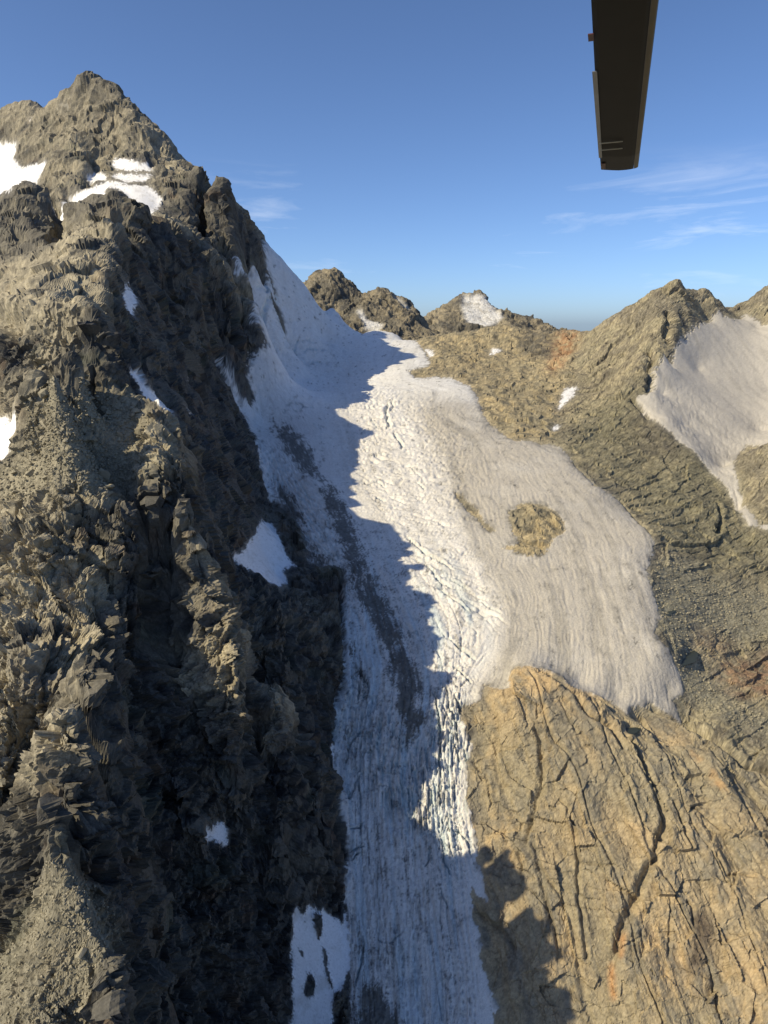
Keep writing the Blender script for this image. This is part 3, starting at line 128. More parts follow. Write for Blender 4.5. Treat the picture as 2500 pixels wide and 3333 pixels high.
'hole3':[-34.5,283.2,-31.1,285.8,-30.5,283.3,-31.6,278.4,-33.4,280.2],
'hole4':[-29.5,277.2,-28.2,277.9,-27.3,273.2,-24.9,268.2,-23.9,266.2,-26.2,268.7,-28.6,272.2],
'darktower':[-969.4,1424.9,-943.6,1419.2,-918,1413.6,-896.2,1413.6,-874.4,1413.6,-852.6,1413.6,-827.5,1407.9,-799.4,1396.7,-748.2,1343.4,-694.2,1281.8,-651.3,1237.8,-609.9,1194,-565.9,1142.1,-543.4,1131.9,-520.1,1126.6,-480.9,1087.4,-358.7,823,-350,815,-349.3,806.6,-276.2,632.6,-292.3,642.3,-309,652.3,-327.7,669.3,-355.4,702.9,-375.9,720.8,-396.5,737.8,-421.4,761.5,-454.5,798.1,-645.9,1103.3,-711.7,1183.4,-773.6,1253,-851,1343.5,-918,1413.6,-944.4,1419.2,-971,1424.9,-1005.9,1442.1,-997.6,1436.4,-993.5,1436.4,-985.4,1430.6,-981.3,1430.6,-977.3,1430.6],
'darktop':[-340.8,804.8,-334.4,807.2,-377.1,930.8,-374.5,986.9,-358.4,984.6,-344.6,988.4,-260.1,751.7,-267,747.4,-285.8,748,-294.7,745.7,-304.9,746.9],
'darkpeak':[-520.2,1305.3,-502.2,1304.9,-472.1,1294.5,-452.2,1289.3,-430.5,1279.1,-417.6,1273.9,-402.9,1263.5,-421.7,1242.5,-452.1,1263,-479.3,1263.9],
'debris6':[-85.7,552,-69.4,539.6,-60.3,522.7,-52.1,509.9,-44.2,497.9,-28.4,488,-28,470.5,-27.7,454.7,-25.8,444,-24,434.2,-22.2,425.4,-20.6,417,-16.3,408.2,-12.3,400.2,-8.3,392.8,-13.9,387.6,-16.5,393.7,-19.2,400.1,-22,407.3,-24.9,416.2,-26,425.4,-27.1,435.7,-28.3,447.2,-29.6,460,-31,474,-40.7,479.6,-50.5,485.5,-60.6,491.3,-66.1,503.5,-72.1,517.4,-79.2,537.7],
'strip':[-126.5,703.9,-110.3,655.4,-101.7,632.3,-93.3,608.8,-82.1,583.3,-89.9,584.1,-101.8,598.5,-112.4,628.5,-117.7,656.4]}
CRACKS=[(1.3,3.2,[82.9,356.9,86.1,351.3,86.7,342.7,85.8,335.1,82.9,326.7,79.4,322.8,78.7,318.9,73.2,313.8,71,308.2]),
(1.7,4.2,[132.8,356.1,133.9,349.1,139.2,342.6,141,335.2,140.3,329.7,143.1,322.9,143.3,317.2,143.9,311.8,142.1,307.3,137.9,303,134.1,296.2,124.7,288.3,122.5,283.6,116.1,278.9,111.3,273.3,108.5,268.7,104.8,265.5]),
(2.6,5,[170.9,379.2,180,373.4,187,360.2,194,352.1,201.2,344.5,212.6,345.5,222,343.2,230,339,237.2,334.2,244.1,329.3,251.2,325,259.7,322.9,269.3,322.1]),
(0.9,2.2,[95.7,313.5,96.9,305.7,96.9,296.6,94.9,286.6,95.1,278.8,95.3,270.9,95.4,266.9]),
(1,2.4,[74.5,310.1,77.6,300.2,78.2,292.6,79.3,283.3,81.7,277,82.6,271.9,81.7,267]),
(0.7,1.5,[49.8,354,55.9,343.8,58.3,330.2]),
(0.6,1.2,[64.1,354.2,66.9,344.2,68.2,338.2]),
(0.8,1.8,[150.3,318.3,152.4,312.9,152.5,304.7,153.2,298.4]),
(0.9,2,[164.5,299,165.8,294.9,167.1,291,182.4,290.8]),
(0.8,1.8,[144.2,282.2,146.8,279.3,145.5,272.4]),
(0.8,1.8,[153.6,319.3,164.1,316.1,171,308.9,179.1,305.3,189.2,304.9,199,304,208.2,302.4,216.6,299.9,224.8,297.2,233.4,295.4,242.8,294.6,252.5,294.3]),
(0.5,1.1,[96.9,296.6,107.5,295.2,113.8,295.1]),
(0.7,1.6,[68,309.6,68.7,301.7,68.3,295.5]),
(0.7,1.5,[90.6,321.6,95.3,316.4,96.3,312]),
(0.7,1.6,[116.4,290.9,118,286.4,121.5,283.1]),
(0.7,1.5,[119.8,273.3,121.1,268.6,118.1,263.5]),
(0.6,1.3,[137,282.1,135.7,276.3,134.5,270.7,131.3,262.7]),
(0.8,2,[44.4,296.9,50.2,290.6,55.7,284.1,63.3,275.4]),
(1.9,4,[90.9,389.7,98.4,388.1,104.2,379.4,109.6,373.9,120.2,376.4,128.1,372.9,134.8,365.9]),
(1.4,3.2,[109.2,372.2,112.6,364,118.1,356.6,126.2,355,129.3,347.7,130.8,341.8]),
(1.3,2.8,[159.3,382.3,167.3,378.9,178.2,377]),
(1.2,2,[181.8,677.3,185.9,651.1,187.5,619.1,208.5,604.6,208.9,561.8,212.6,533.2]),
(4,9,[400.5,1041.3,387.4,999.6,374.8,977.3]),
(4,9,[352,974,339.8,917.2,322.2,884.5,319.2,860.1,303.5,825.5]),
(3,6,[282.1,824.1,286,802.5,291.7,775.3]),
(2,4.5,[306.8,645.1,303.4,621.8,296.1,603.4,283.4,580.4]),
(2.6,8,[-29.9,487.6,-30.1,466.2,-27.8,447.6,-26.4,431.4,-25.2,417.7,-22.2,403.5,-24,392.2,-26.8,381,-28,373.3]),
(1.2,3,[-33,431.5,-30.1,422,-34.8,389.7]),
(1.2,2.6,[-66.4,450,-60.6,415.2,-55.2,382.9,-54.4,372.6,-53.7,363.2]),
(1.2,2.6,[-75.5,410.6,-71.2,390.4,-67.7,374.1,-66.5,362.1,-66.2,355.3]),
(1,3,[-52.5,298.2,-50.3,303.9,-46.5,310.1]),
(1.3,3.4,[-46.2,276.3,-46.8,280.9,-46,287.4,-43.9,294.5,-41.9,303]),
(1,2.4,[-52.3,254.6,-53.2,260.4,-54,265.9,-55,269.8,-55.9,273.5]),
(1.6,4,[-20.9,311.4,-22.1,318.6,-24.2,324.1,-26.6,332.3]),
(5,9,[-112.8,323.9,-111.5,315.1,-110.8,308.2,-110.6,299.7,-110.2,290.7,-107.9,284.6,-105.7,278.6]),
(2.2,5,[-127.3,293.2,-123.6,286.3,-103.9,228.2]),
(1.2,3.2,[-139.2,283.3,-134.7,264.6,-130.9,251.8,-128.3,241.7]),
(7,20,[-241,1085.6,-236.3,1036.2,-236.8,995.1,-227.9,924]),
(5,-5,[-264.9,751.3,-266.5,744.7,-234.1,644.7,-217.4,586.4,-211.3,551.5,-173,437.3]),
(6,10,[-458.5,1058.1,-348.9,819.4,-307.7,705.8]),
(5,8,[-222,739.7,-216.6,728.3,-209.3,710.7,-201.1,708.4,-192.7,705.8]),
(6,9,[-431.6,1154.1,-412.8,1106,-395.5,1028.3]),
(5,10,[-1038.5,1459.5,-892.2,1300.4,-761.5,1152.5,-510.4,803.3,-448.8,735.7,-388.5,664.6,-345.9,618.4,-271.7,508.9,-242.8,477.2,-232.2,458.8,-233.5,447.2]),
(5,7,[-114,331.7,-111.1,325.2,-108.8,320.7,-107.8,310,-107,300.4]),
(3.5,6,[-73,347.8,-65.6,314.9,-64.3,311.9,-64.7,308.7,-64.9,304.5]),
(3,5,[-48.9,353.6,-47.4,346.7,-45.6,337.4,-44.3,320.5,-44,312.1]),
(5,8,[-198.7,797.8,-192.8,789,-187.4,781.9,-182.4,776.7,-176.3,766.5]),
(4,7,[-181.4,832.6,-175.2,828.8,-169,824.8,-161,792.7,-158.6,788.3]),
(4,6,[-151.7,648.9,-141.1,625.5,-131,603.1,-121.2,580.6,-112.8,563.5]),
(3.5,6,[-126.2,469.1,-119.2,457,-112.5,445.2,-105.4,425.4,-101.1,416.6])]
CREVASSES=[(2,6,[5,856.4,1.6,806.3,5.5,764.5,3.4,753.4]),
(1.6,5,[9.4,856.4,11.3,826.4,5.8,806.1]),
(1.7,5,[9.3,747.8,14.7,721.8,18,700.1]),
(1,3,[22.5,666.2,28.7,645.1,34.8,629.2]),
(1,3,[24.7,629.2,35.5,611,29.6,625.4]),
(1.3,5,[14.3,539.6,21.1,524.8,29.1,512,36.8,502.1,46.9,490.4,53.2,485.4]),
(1.1,4,[28.4,497.3,34.4,483.8,41.5,471.5,50,464.7]),
(1,3.5,[36.1,469.5,43.2,460,52.4,449.3,60.5,442.6]),
(0.9,3,[43.2,477.5,54.3,469.4,62.8,463.8]),
(0.7,2,[62,456.4,73.8,449.5,80.1,441.2]),
(0.9,3,[39.2,423.5,45.9,417.6,53.3,409.3,58.8,406.7]),
(1.1,4,[42.3,402.6,48.5,395.2,54.9,391.7]),
(1.2,4.5,[37.6,385.6,39.3,378,41.9,370.1,42.4,362.8,43.9,355]),
(1.6,5,[42,384.5,44.8,379,47.6,373.6]),
(1,4,[29.1,392.3,30.7,382,32.2,370.8,32.6,358.6,34.2,351.2]),
(0.9,3,[32.5,393.3,37.7,387.6,38.7,381.7]),
(1.2,3.5,[-18.9,407.5,-13.9,396.1,-9.3,391.9,-7.5,384.7]),
(1.5,4,[-19.6,397.2,-14.9,390.7,-15.8,382.8]),
(0.9,2.5,[-12.2,371.9,-18.5,365.3,-21.5,357.5]),
(0.7,2,[-1.3,365.9,-4.5,361,-14,355]),
(0.6,1.5,[14.2,426.7,21.3,425.8,24.8,423.5]),
(0.7,1.8,[-4.2,467.9,3.6,466.1,8.7,465.1]),
(0.9,3.5,[31.9,372.4,33.6,365.2,31.8,352.7,33.1,340.5]),
(0.9,3.5,[40.3,368.2,41.1,358.1,44.3,351.6]),
(0.9,3,[46,359.6,47,352.9]),
(0.8,2.5,[24.8,318.6,23.6,313.6,20.5,308.5]),
(0.8,2.5,[29.7,317.9,32.2,311.4,34.7,305.9]),
(0.7,2.2,[27.9,305,29.5,300.1,32.8,293.6]),
(0.8,2.5,[35.1,325.6,42.5,320.1,46.8,313.6]),
(0.5,1.5,[-2.6,312.9,-3.5,305.1]),
(0.8,2.2,[-11.6,371.7,-17.9,366,-23.7,350.5]),
(0.9,2.5,[-12.2,349.6,-16.1,343.9,-22.7,332.3]),
(1,3,[-9.7,285.8,-11.3,276.2,-13.7,266.9]),
(0.6,1.6,[-4.2,283.7,3.9,282.4,11.3,287.5]),
(0.9,2.5,[-19.4,322.3,-14.6,325.6,-10.6,327.7]),
(0.9,2.5,[-19.6,316.4,-14.3,317.6,-9.5,319.9]),
(0.8,2.2,[-18.1,313.7,-12.3,316.4]),
(0.9,2.5,[-25.6,737.7,-14.3,756.6,-4.5,764.8]),
(0.9,2.5,[-26.7,712.3,-15.7,724.8,-2.4,727]),
(1,3,[-14.8,679.9,-4.1,688.9,6.7,679.7]),
(1,3,[-18.5,614.3,-7.1,625.9,4.5,611.2]),
(0.9,2.5,[-14.6,587.4,-5.2,594.2,1.2,587.8]),
(0.8,2.2,[-17.2,800.4,-10.6,776.3,-8.4,753.7]),
(0.8,2,[-55.2,1010.3,-40.1,1023.6,-29.7,1030.6]),
(1.2,2,[-124.3,1009.5,-102,1073,-74.8,1072.8]),
(1.2,2,[-126.4,1074.7,-104.2,1100.7,-78.5,1133.3]),
(1.2,2,[-146,1007,-130,1085.3,-100.5,1124.8]),
(0.9,2,[-118.5,795.8,-98,798.6,-74,809.5]),
(0.9,2,[-113.2,805.1,-99,809.1,-86.1,804.3]),
(0.8,2,[-60.8,798.9,-44.8,812.6,-32.1,808.9]),
(2,3,[-170.4,850.5,-153.3,861.1,-165.5,1012.9,-157,1077.6]),
(2,3,[-178.2,1003.3,-165,1048.6,-155.2,1106.3]),
(1.2,2,[-74.2,1156.8,-56.3,1149.2,-44.4,1142.7])]
FLOW=[(0,[-140.7,809.4,-127.9,701.4,-111.3,630.5,-98.8,579.1,-80.8,550.5,-62.6,510.2,-29.3,485.1,-27.3,445.7,-25.8,415.9,-25.7,393.9,-26,379.7,-27.2,367.5,-28.1,352.8,-25.5,335.6,-23.2,321.7,-22.3,314.3,-21.1,302.9,-19.3,292.3,-17.5,280.4,-16.9,270.2,-16.4,260.4,-15.9,251.1,-15.4,242.4,-14.9,233.5,-14.5,224.8]),
(0.18,[-144.4,989.8,-119.4,828.7,-114.3,803.3,-86.3,691,-55.2,590.6,-40.5,546.6,-27.7,508.5,-19.5,472.5,-12.3,443.7,-7.3,419,-2.7,397.8,-5.4,379.9,-7.9,364.1,-7.7,350,-7.5,336.5,-7.3,324.1,-6.3,312.2,-5.4,300.2,-4.5,288.9,-3.7,278.6,-3,268.6,-2.3,259.1,-1.7,250,-1.1,241.3,-0.5,232.7,0.1,224.3]),
(0.34,[-100.2,1133.9,-89.4,1037.4,-68.7,818.6,-58,741.6,-48.6,670.6,-32.2,605.4,-18.6,556,-8.6,512.4,0.2,475.5,8,445.7,15,419.6,19.6,385.7,16.3,368.3,13.2,352.3,13.7,338.9,14.2,326.2,14.7,313.9,15.1,302,15.5,290.9,15.9,280.5,16.3,270.4,16.6,260.4,16.9,250.7,17.2,241.6,17.5,232.6,17.7,223.9]),
(0.5,[-38.7,1234.9,-35,911.6,-24.7,764.2,-17.5,671.5,-3.9,607.3,7.7,556.2,17.8,515.5,26.7,480.1,33.3,451.8,39.3,427.1,39.5,390.4,35.7,376,32.2,362.7,31.2,347.2,30.3,332.3,31.2,319.9,32,308.1,32.8,296.6,34.3,284.6,35.6,273.1,35.2,262.6,34.7,252.3,34.3,242.5,33.8,232.9,33.4,223.8]),
(0.64,[24.5,1267.6,29.3,898.8,38.3,777.4,45.9,693.2,51.9,620.3,57.2,563.3,64.6,524.9,71.1,491.1,77.8,443.4,67.1,409.1,50.5,387.8,45.4,361.8,43.5,347,41.5,331.2,43.7,320.4,45.9,310.5,45.8,298.1,45.8,286.3,45.8,275.8,45.8,266.6,45.7,257.5,45.6,248.5,45.4,239.8,45.3,231.4,45.1,223.4]),
(0.78,[49.8,1108.3,75.6,897.7,91.2,730.2,91.3,654.2,91.8,594.1,89.7,538.3,88,491,93.3,443.5,85.9,400.8]),
(0.9,[74.2,1049,108.3,879.7,115.6,786.5,120.9,705.1,127.4,649.6,133.2,602,132.8,552,132.4,508.4,129.4,472.4,127.3,442.9,123.5,419.8,120.6,400.8]),
(1.02,[89.4,990.9,105.2,829.7,120.3,732.2,136.5,688.5,151.3,650.6,156.2,597.2,161.8,555.9,158.3,507.6,156.3,469.4,155,442.3,154.6,419.5,151.5,388.2]),
(1.14,[109.7,801.1,131.1,759.8,148.5,712.2,165.1,674,176.5,630.6,188.6,597.9,191.1,559,191.9,520.4,181.3,466,175.6,420.1,179,405.9,181.7,391.4]),
(1.28,[179.2,714,188.8,668.8,196.5,625.8,208.2,601.4,210.1,529.6,203.4,480.8,203.9,444.4,203.5,409.4])]
BIG_STONES=[-149.8,358.1,-100.6,176.4,-83.9,166.1,-85.2,163.5,-148.8,385.9]
FAR_A=[-283.5,2400,87,-297.7,2570,-66,-311.9,2910,-185,-245.1,2400,122.7,-257.4,2570,-30.3,-269.7,2910,-149.3,-207.1,2400,155.3,-217.5,2570,2.3,-227.8,2910,-116.7,-169.8,2400,168,-178.3,2570,15,-186.7,2910,-104,-132.9,2400,155.3,-139.5,2570,2.3,-146.2,2910,-116.7,-96,2400,135.5,-100.8,2570,-17.5,-105.6,2910,-136.5,-70.9,2400,104.2,-74.5,2570,-48.8,-78,2910,-167.8,-44,2400,107.1,-46.2,2570,-45.9,-48.4,2910,-164.9,-6.7,2400,109.9,-7.1,2570,-43.1,-7.4,2910,-162.1,23.2,2400,87,24.4,2570,-66,25.5,2910,-185,68.2,2400,69.8,71.6,2570,-83.2,75,2910,-202.2,106,2400,41,111.3,2570,-112,116.6,2910,-231,129.2,2400,0.3,135.6,2570,-152.7,142.1,2910,-271.7,152.4,2400,-36.4,160.1,2570,-189.4,167.7,2910,-308.4,-290.8,2000,-48.8,-168.2,2050,-50,-38.9,2080,-50.7,53.9,2100,-51.2,150.5,2150,-52.4,-159.1,2330,84.5,-101.3,2330,56.6,-56.6,2290,55.6,15.2,2310,42.2,88.2,2320,14.3,-179,2200,13.6,-40.5,2180,-13.1,70.2,2200,-26.6]
FAR_B=[137.8,3100,-22.4,144.7,3300,-202.4,151.6,3700,-342.4,195.8,3100,19.2,205.6,3300,-160.8,215.4,3700,-300.8,243.8,3100,52.9,256,3300,-127.1,268.2,3700,-267.1,300.8,3100,101.3,315.8,3300,-78.7,330.9,3700,-218.7,339.3,3100,108.7,356.2,3300,-71.3,373.2,3700,-211.3,371.7,3100,123.5,390.2,3300,-56.5,408.8,3700,-196.5,396.4,3100,132.7,416.3,3300,-47.3,436.1,3700,-187.3,422.3,3100,112.4,443.4,3300,-67.6,464.5,3700,-207.6,450.2,3100,90.2,472.7,3300,-89.8,495.2,3700,-229.8,482.9,3100,47.3,507.1,3300,-132.7,531.2,3700,-272.7,507.5,3100,19.2,532.9,3300,-160.8,558.2,3700,-300.8,565.7,3100,22.9,594,3300,-157.1,622.3,3700,-297.1,625.4,3100,0.3,656.6,3300,-179.7,687.9,3700,-319.7,705.9,3100,-41.3,741.2,3300,-221.3,776.5,3700,-361.3,805.5,3100,-66.1,845.8,3300,-246.1,886.1,3700,-386.1,118.4,2650,-72.8,286.5,2650,-72.8,454.5,2650,-72.8,622.5,2650,-72.8,310.7,2900,17.9,390.2,2950,18.2,450.4,2850,-25.8,216.5,2850,-17.1,361,3030,73.6,522.4,2850,-25.8]
FAR_SNOW_B=[325.6,3059.1,372.4,3070.9,403.9,3078.8,433.3,3063,449.1,3033.5,462.5,2990.7,480.3,2956.7,426.5,2887.8,382.4,2826.3,335.3,2854.9,313.4,2927.7,315.4,2988.7]
FAR_SNOW_A1=[18.4,2360.5,47.9,2359.5,74.3,2348.2,70.9,2331.1,41.7,2337.6]
FAR_SNOW_A2=[-84.2,2256.5,-73,2261.3,-55.2,2224,-31.3,2213.4,-7.6,2202.8,-4.8,2163.9,-29.3,2162.5,-53.8,2159.4,-68.7,2208]
# ------------------------------------------------------------------ numpy helpers
POOL = ThreadPoolExecutor(4)
rng = np.random.default_rng(11)
PERM = rng.permutation(256).astype(np.int32); PERM = np.concatenate([PERM, PERM])
GRAD = rng.normal(size=(256, 3)).astype('f4'); GRAD /= np.linalg.norm(GRAD, axis=1)[:, None]
RND = rng.random((256, 8)).astype('f4')

def chunked(fn, *arrs):
    """Run fn over slices of flat arrays in four threads."""
    n = len(arrs[0]); step = 40000; idx = range(0, n, step)
    parts = list(POOL.map(lambda i: fn(*[a[i:i + step] for a in arrs]), idx))
    if isinstance(parts[0], tuple): return tuple(np.concatenate([p[k] for p in parts]) for k in range(len(parts[0])))
    return np.concatenate(parts)

def _perlin(x, y, z):
    xi = np.floor(x); yi = np.floor(y); zi = np.floor(z)
    fx, fy, fz = x - xi, y - yi, z - zi
    X, Y, Z = xi.astype(np.int32) & 255, yi.astype(np.int32) & 255, zi.astype(np.int32) & 255
    u = fx * fx * fx * (fx * (fx * 6 - 15) + 10); v = fy * fy * fy * (fy * (fy * 6 - 15) + 10); w = fz * fz * fz * (fz * (fz * 6 - 15) + 10)
    def g(dx, dy, dz):
        h = PERM[PERM[PERM[(X + dx) & 255] + ((Y + dy) & 255)] + ((Z + dz) & 255)]
        G = GRAD[h]
        return G[:, 0] * (fx - dx) + G[:, 1] * (fy - dy) + G[:, 2] * (fz - dz)
    a = g(0, 0, 0); a += u * (g(1, 0, 0) - a)
    b = g(0, 1, 0); b += u * (g(1, 1, 0) - b)
    c = g(0, 0, 1); c += u * (g(1, 0, 1) - c)
    d = g(0, 1, 1); d += u * (g(1, 1, 1) - d)
    a += v * (b - a); c += v * (d - c)
    return (a + w * (c - a)) * 1.5

def noise(p, sc, seed=0.0):
    """Gradient noise, p (n,3), sc = cycles per metre (scalar or 3)."""
    sc = np.broadcast_to(np.asarray(sc, 'f4'), (3,))
    return chunked(lambda q: _perlin(q[:, 0] * sc[0] + seed, q[:, 1] * sc[1] + seed * 1.7, q[:, 2] * sc[2] - seed * .9), p)

def fbm(p, sc, octaves=4, gain=0.5, seed=0.0, ridged=False):
    sc = np.broadcast_to(np.asarray(sc, 'f4'), (3,)).copy(); o = 0; amp = 1.0
    for k in range(octaves):
        n = noise(p, sc, seed + 13.1 * k)
        o = o + amp * ((1 - 2 * np.abs(n)) if ridged else n); amp *= gain; sc = sc * 2.03
    return o

def _facet(x, y, z):
    xi = np.floor(x).astype(np.int32); yi = np.floor(y).astype(np.int32); zi = np.floor(z).astype(np.int32)
    best = np.full(x.shape, 9.0, 'f4'); sec = best.copy(); val = np.zeros_like(best); cid = np.zeros(x.shape, np.int32)
    # neighbour cells on the near side of the point only
    sx = np.where(x - xi > .5, 1, -1).astype(np.int32); sy = np.where(y - yi > .5, 1, -1).astype(np.int32); sz = np.where(z - zi > .5, 1, -1).astype(np.int32)
    for dx in (0, 1):
        for dy in (0, 1):
            for dz in (0, 1):
                cx, cy, cz = xi + dx * sx, yi + dy * sy, zi + dz * sz
                h = PERM[PERM[PERM[cx & 255] + (cy & 255)] + (cz & 255)]
                R = RND[h]
                rx = x - (cx + .15 + .7 * R[:, 0]); ry = y - (cy + .15 + .7 * R[:, 1]); rz = z - (cz + .15 + .7 * R[:, 2])
                d = rx * rx + ry * ry + rz * rz
                nearer = d < best
                sec = np.where(nearer, best, np.minimum(sec, d))
                t = (R[:, 3] - .5) * 3.6 * rx + (R[:, 4] - .5) * 3.6 * ry + (R[:, 5] - .5) * 3.6 * rz + (R[:, 6] - .5) * .45
                val = np.where(nearer, t, val); cid = np.where(nearer, h, cid); best = np.where(nearer, d, best)
    return val.astype('f4'), (np.sqrt(sec) - np.sqrt(best)).astype('f4'), cid

def facets(p, sc, seed=0.0):
    """Broken-rock relief: every cell a tilted plane; returns (height, distance to joint, cell number)."""
    sc = np.broadcast_to(np.asarray(sc, 'f4'), (3,))
    return chunked(lambda q: _facet(q[:, 0] * sc[0] + seed, q[:, 1] * sc[1] + seed * 1.3, q[:, 2] * sc[2] + seed * .7), p)

def sstep(a, b, x):
    t = np.clip((x - a) / (b - a), 0, 1); return t * t * (3 - 2 * t)

def inside(poly, x, y):
    """Even-odd test of points against a flat [x,y,x,y...] outline."""
    P = np.array(poly, 'f8').reshape(-1, 2); res = np.zeros(x.shape, bool)
    sel = np.where((x > P[:, 0].min()) & (x < P[:, 0].max()) & (y > P[:, 1].min()) & (y < P[:, 1].max()))[0]
    if not len(sel): return res
    def t(px, py):
        r = np.zeros(px.shape, bool)
        for (x0, y0), (x1, y1) in zip(P, np.roll(P, -1, 0)):
            if y0 == y1: continue
            c = (y0 > py) != (y1 > py)
            r ^= c & (px < (x1 - x0) * (py - y0) / (y1 - y0) + x0)
        return r
    res[sel] = chunked(t, x[sel], y[sel]); return res

def line_dist(line, x, y, reach):
    """Distance to a polyline and position 0..1 along it, only within reach (else inf)."""
    P = np.array(line, 'f8').reshape(-1, 2); D = np.full(x.shape, np.inf, 'f4'); S = np.zeros(x.shape, 'f4')
    sel = np.where((x > P[:, 0].min() - reach) & (x < P[:, 0].max() + reach) & (y > P[:, 1].min() - reach) & (y < P[:, 1].max() + reach))[0]
    if not len(sel): return sel, D[sel], S[sel]
    px, py = x[sel], y[sel]; d = np.full(px.shape, np.inf); s = np.zeros(px.shape); n = len(P) - 1
    for i in range(n):
        ax, ay = P[i]; bx, by = P[i + 1] - P[i]; L = bx * bx + by * by + 1e-9
        t = np.clip(((px - ax) * bx + (py - ay) * by) / L, 0, 1); e = np.hypot(px - ax - t * bx, py - ay - t * by)
        m = e < d; d[m] = e[m]; s[m] = (i + t[m]) / n
    return sel, d, s

class Surface:
    """Smooth interpolation through scattered control points taken from image coordinates."""
    def __init__(self, pts):
        W = np.array(pts, 'f8').reshape(-1, 3); self.q = self.c2(W[:, 0], W[:, 1]); n = self.n = len(W)
        d = np.linalg.norm(self.q[:, None] - self.q[None], axis=-1); M = np.zeros((n + 3, n + 3))
        M[:n, :n] = d - 1e-3 * np.eye(n); M[:n, n] = 1; M[:n, n + 1:] = self.q; M[n, :n] = 1; M[n + 1:, :n] = self.q.T
        self.c = np.linalg.solve(M, np.concatenate([W[:, 2], np.zeros(3)])); self.q4 = self.q.astype('f4'); self.w4 = self.c[:n]
    @staticmethod
    def c2(x, y): return np.stack([x / y, 0.8 * np.log(y)], -1)
    def __call__(self, x, y):
        def f(k):
            k4 = k.astype('f4'); o = np.empty(len(k))
            for i in range(0, len(k), 4000):
                d = np.sqrt((k4[i:i + 4000, None, 0] - self.q4[None, :, 0]) ** 2 + (k4[i:i + 4000, None, 1] - self.q4[None, :, 1]) ** 2)
                o[i:i + 4000] = d.astype('f8') @ self.w4
            return o + self.c[self.n] + k @ self.c[self.n + 1:]
        return chunked(f, self.c2(x.ravel(), y.ravel())).reshape(x.shape)

def blur(m, r):
    """Box blur twice on a 2-D grid."""
    m = m.astype('f4')
    for _ in range(2):
        for ax in (0, 1):
            if ax: m = np.ascontiguousarray(m.T)
            n = m.shape[0]; p = np.concatenate([np.repeat(m[:1], r + 1, 0), m, np.repeat(m[-1:], r, 0)]); c = np.cumsum(p, axis=0, dtype='f8')
            m = ((c[2 * r + 1:2 * r + 1 + n] - c[:n]) / (2 * r + 1)).astype('f4')
            if ax: m = np.ascontiguousarray(m.T)
    return m

def cubic_sample(Z, fj, fi):
    """Catmull-Rom sample of Z at fractional rows fj, columns fi."""
    h, w = Z.shape
    def wts(t): return (-.5 * t + t * t - .5 * t ** 3, 1 - 2.5 * t * t + 1.5 * t ** 3, .5 * t + 2 * t * t - 1.5 * t ** 3, -.5 * t * t + .5 * t ** 3)
    def f(a, b):
        j = np.clip(np.floor(a).astype(int), 0, h - 2); i = np.clip(np.floor(b).astype(int), 0, w - 2)
        wj, wi = wts(a - j), wts(b - i); o = 0
        for k in range(4):
            jj = np.clip(j + k - 1, 0, h - 1); r = 0
            for l in range(4): r = r + wi[l] * Z[jj, np.clip(i + l - 1, 0, w - 1)]
            o = o + wj[k] * r
        return o
    return chunked(f, fj.ravel(), fi.ravel()).reshape(fj.shape)

# ------------------------------------------------------------------ terrain sheet
QUALITY = 1.0
surf = Surface(CTRL)
ca = np.linspace(-1.3, 1.15, 260); cl = np.linspace(math.log(92), math.log(2150), 460)
CA, CL = np.meshgrid(ca, cl); CY = np.exp(CL); CX = CA * CY
CZ = surf(CX, CY)
# row spacing follows the slope of the ground as met from the glacier's mouth: steep faces get as many rows as flats
view = np.arctan2(CZ, CY); dv = np.diff(view, axis=0, prepend=view[:1]) * 820
dens = np.clip(dv, 0.35, 30) + 0.5
dens = blur(dens, 3)
cum = np.cumsum(dens, 0); cum /= cum[-1:]
NR = int(1150 * QUALITY); NF = int(900 * QUALITY)
acol = np.concatenate([np.linspace(-1.3, -.72, 60)[:-1], np.linspace(-.72, .72, NF), np.linspace(.72, 1.15, 36)[1:]]); NC = len(acol)
fi = (acol - ca[0]) / (ca[1] - ca[0]); i0 = np.clip(fi.astype(int), 0, len(ca) - 2); ft = fi - i0
rows = np.linspace(0, 1, NR); GL = np.empty((NR, NC))
for c in range(NC): GL[:, c] = np.interp(rows, cum[:, i0[c]] * (1 - ft[c]) + cum[:, i0[c] + 1] * ft[c], cl)
GJ = (GL - cl[0]) / (cl[1] - cl[0]); GI = np.broadcast_to(fi, GL.shape)
GY = np.exp(GL); GX = acol[None] * GY; GZ = cubic_sample(CZ, GJ, GI)
print('grid', NR, NC, round(time.time() - T0, 1))

def grid_normals(X, Y, Z):
    P = np.stack([X, Y, Z], -1); du = np.gradient(P, axis=1); dv_ = np.gradient(P, axis=0)
    n = np.cross(du, dv_); n /= np.linalg.norm(n, axis=-1, keepdims=True) + 1e-9
    return n * np.where(n[..., 2:3] < 0, -1, 1)
NRM = grid_normals(GX, GY, GZ)
flat = lambda a: np.ascontiguousarray(a.reshape(-1))
x, y, z = flat(GX), flat(GY), flat(GZ); nrm = NRM.reshape(-1, 3).astype('f4'); nz = nrm[:, 2]
pos = np.stack([x, y, z], -1).astype('f4'); shape = GX.shape
g2 = lambda a: a.reshape(shape)

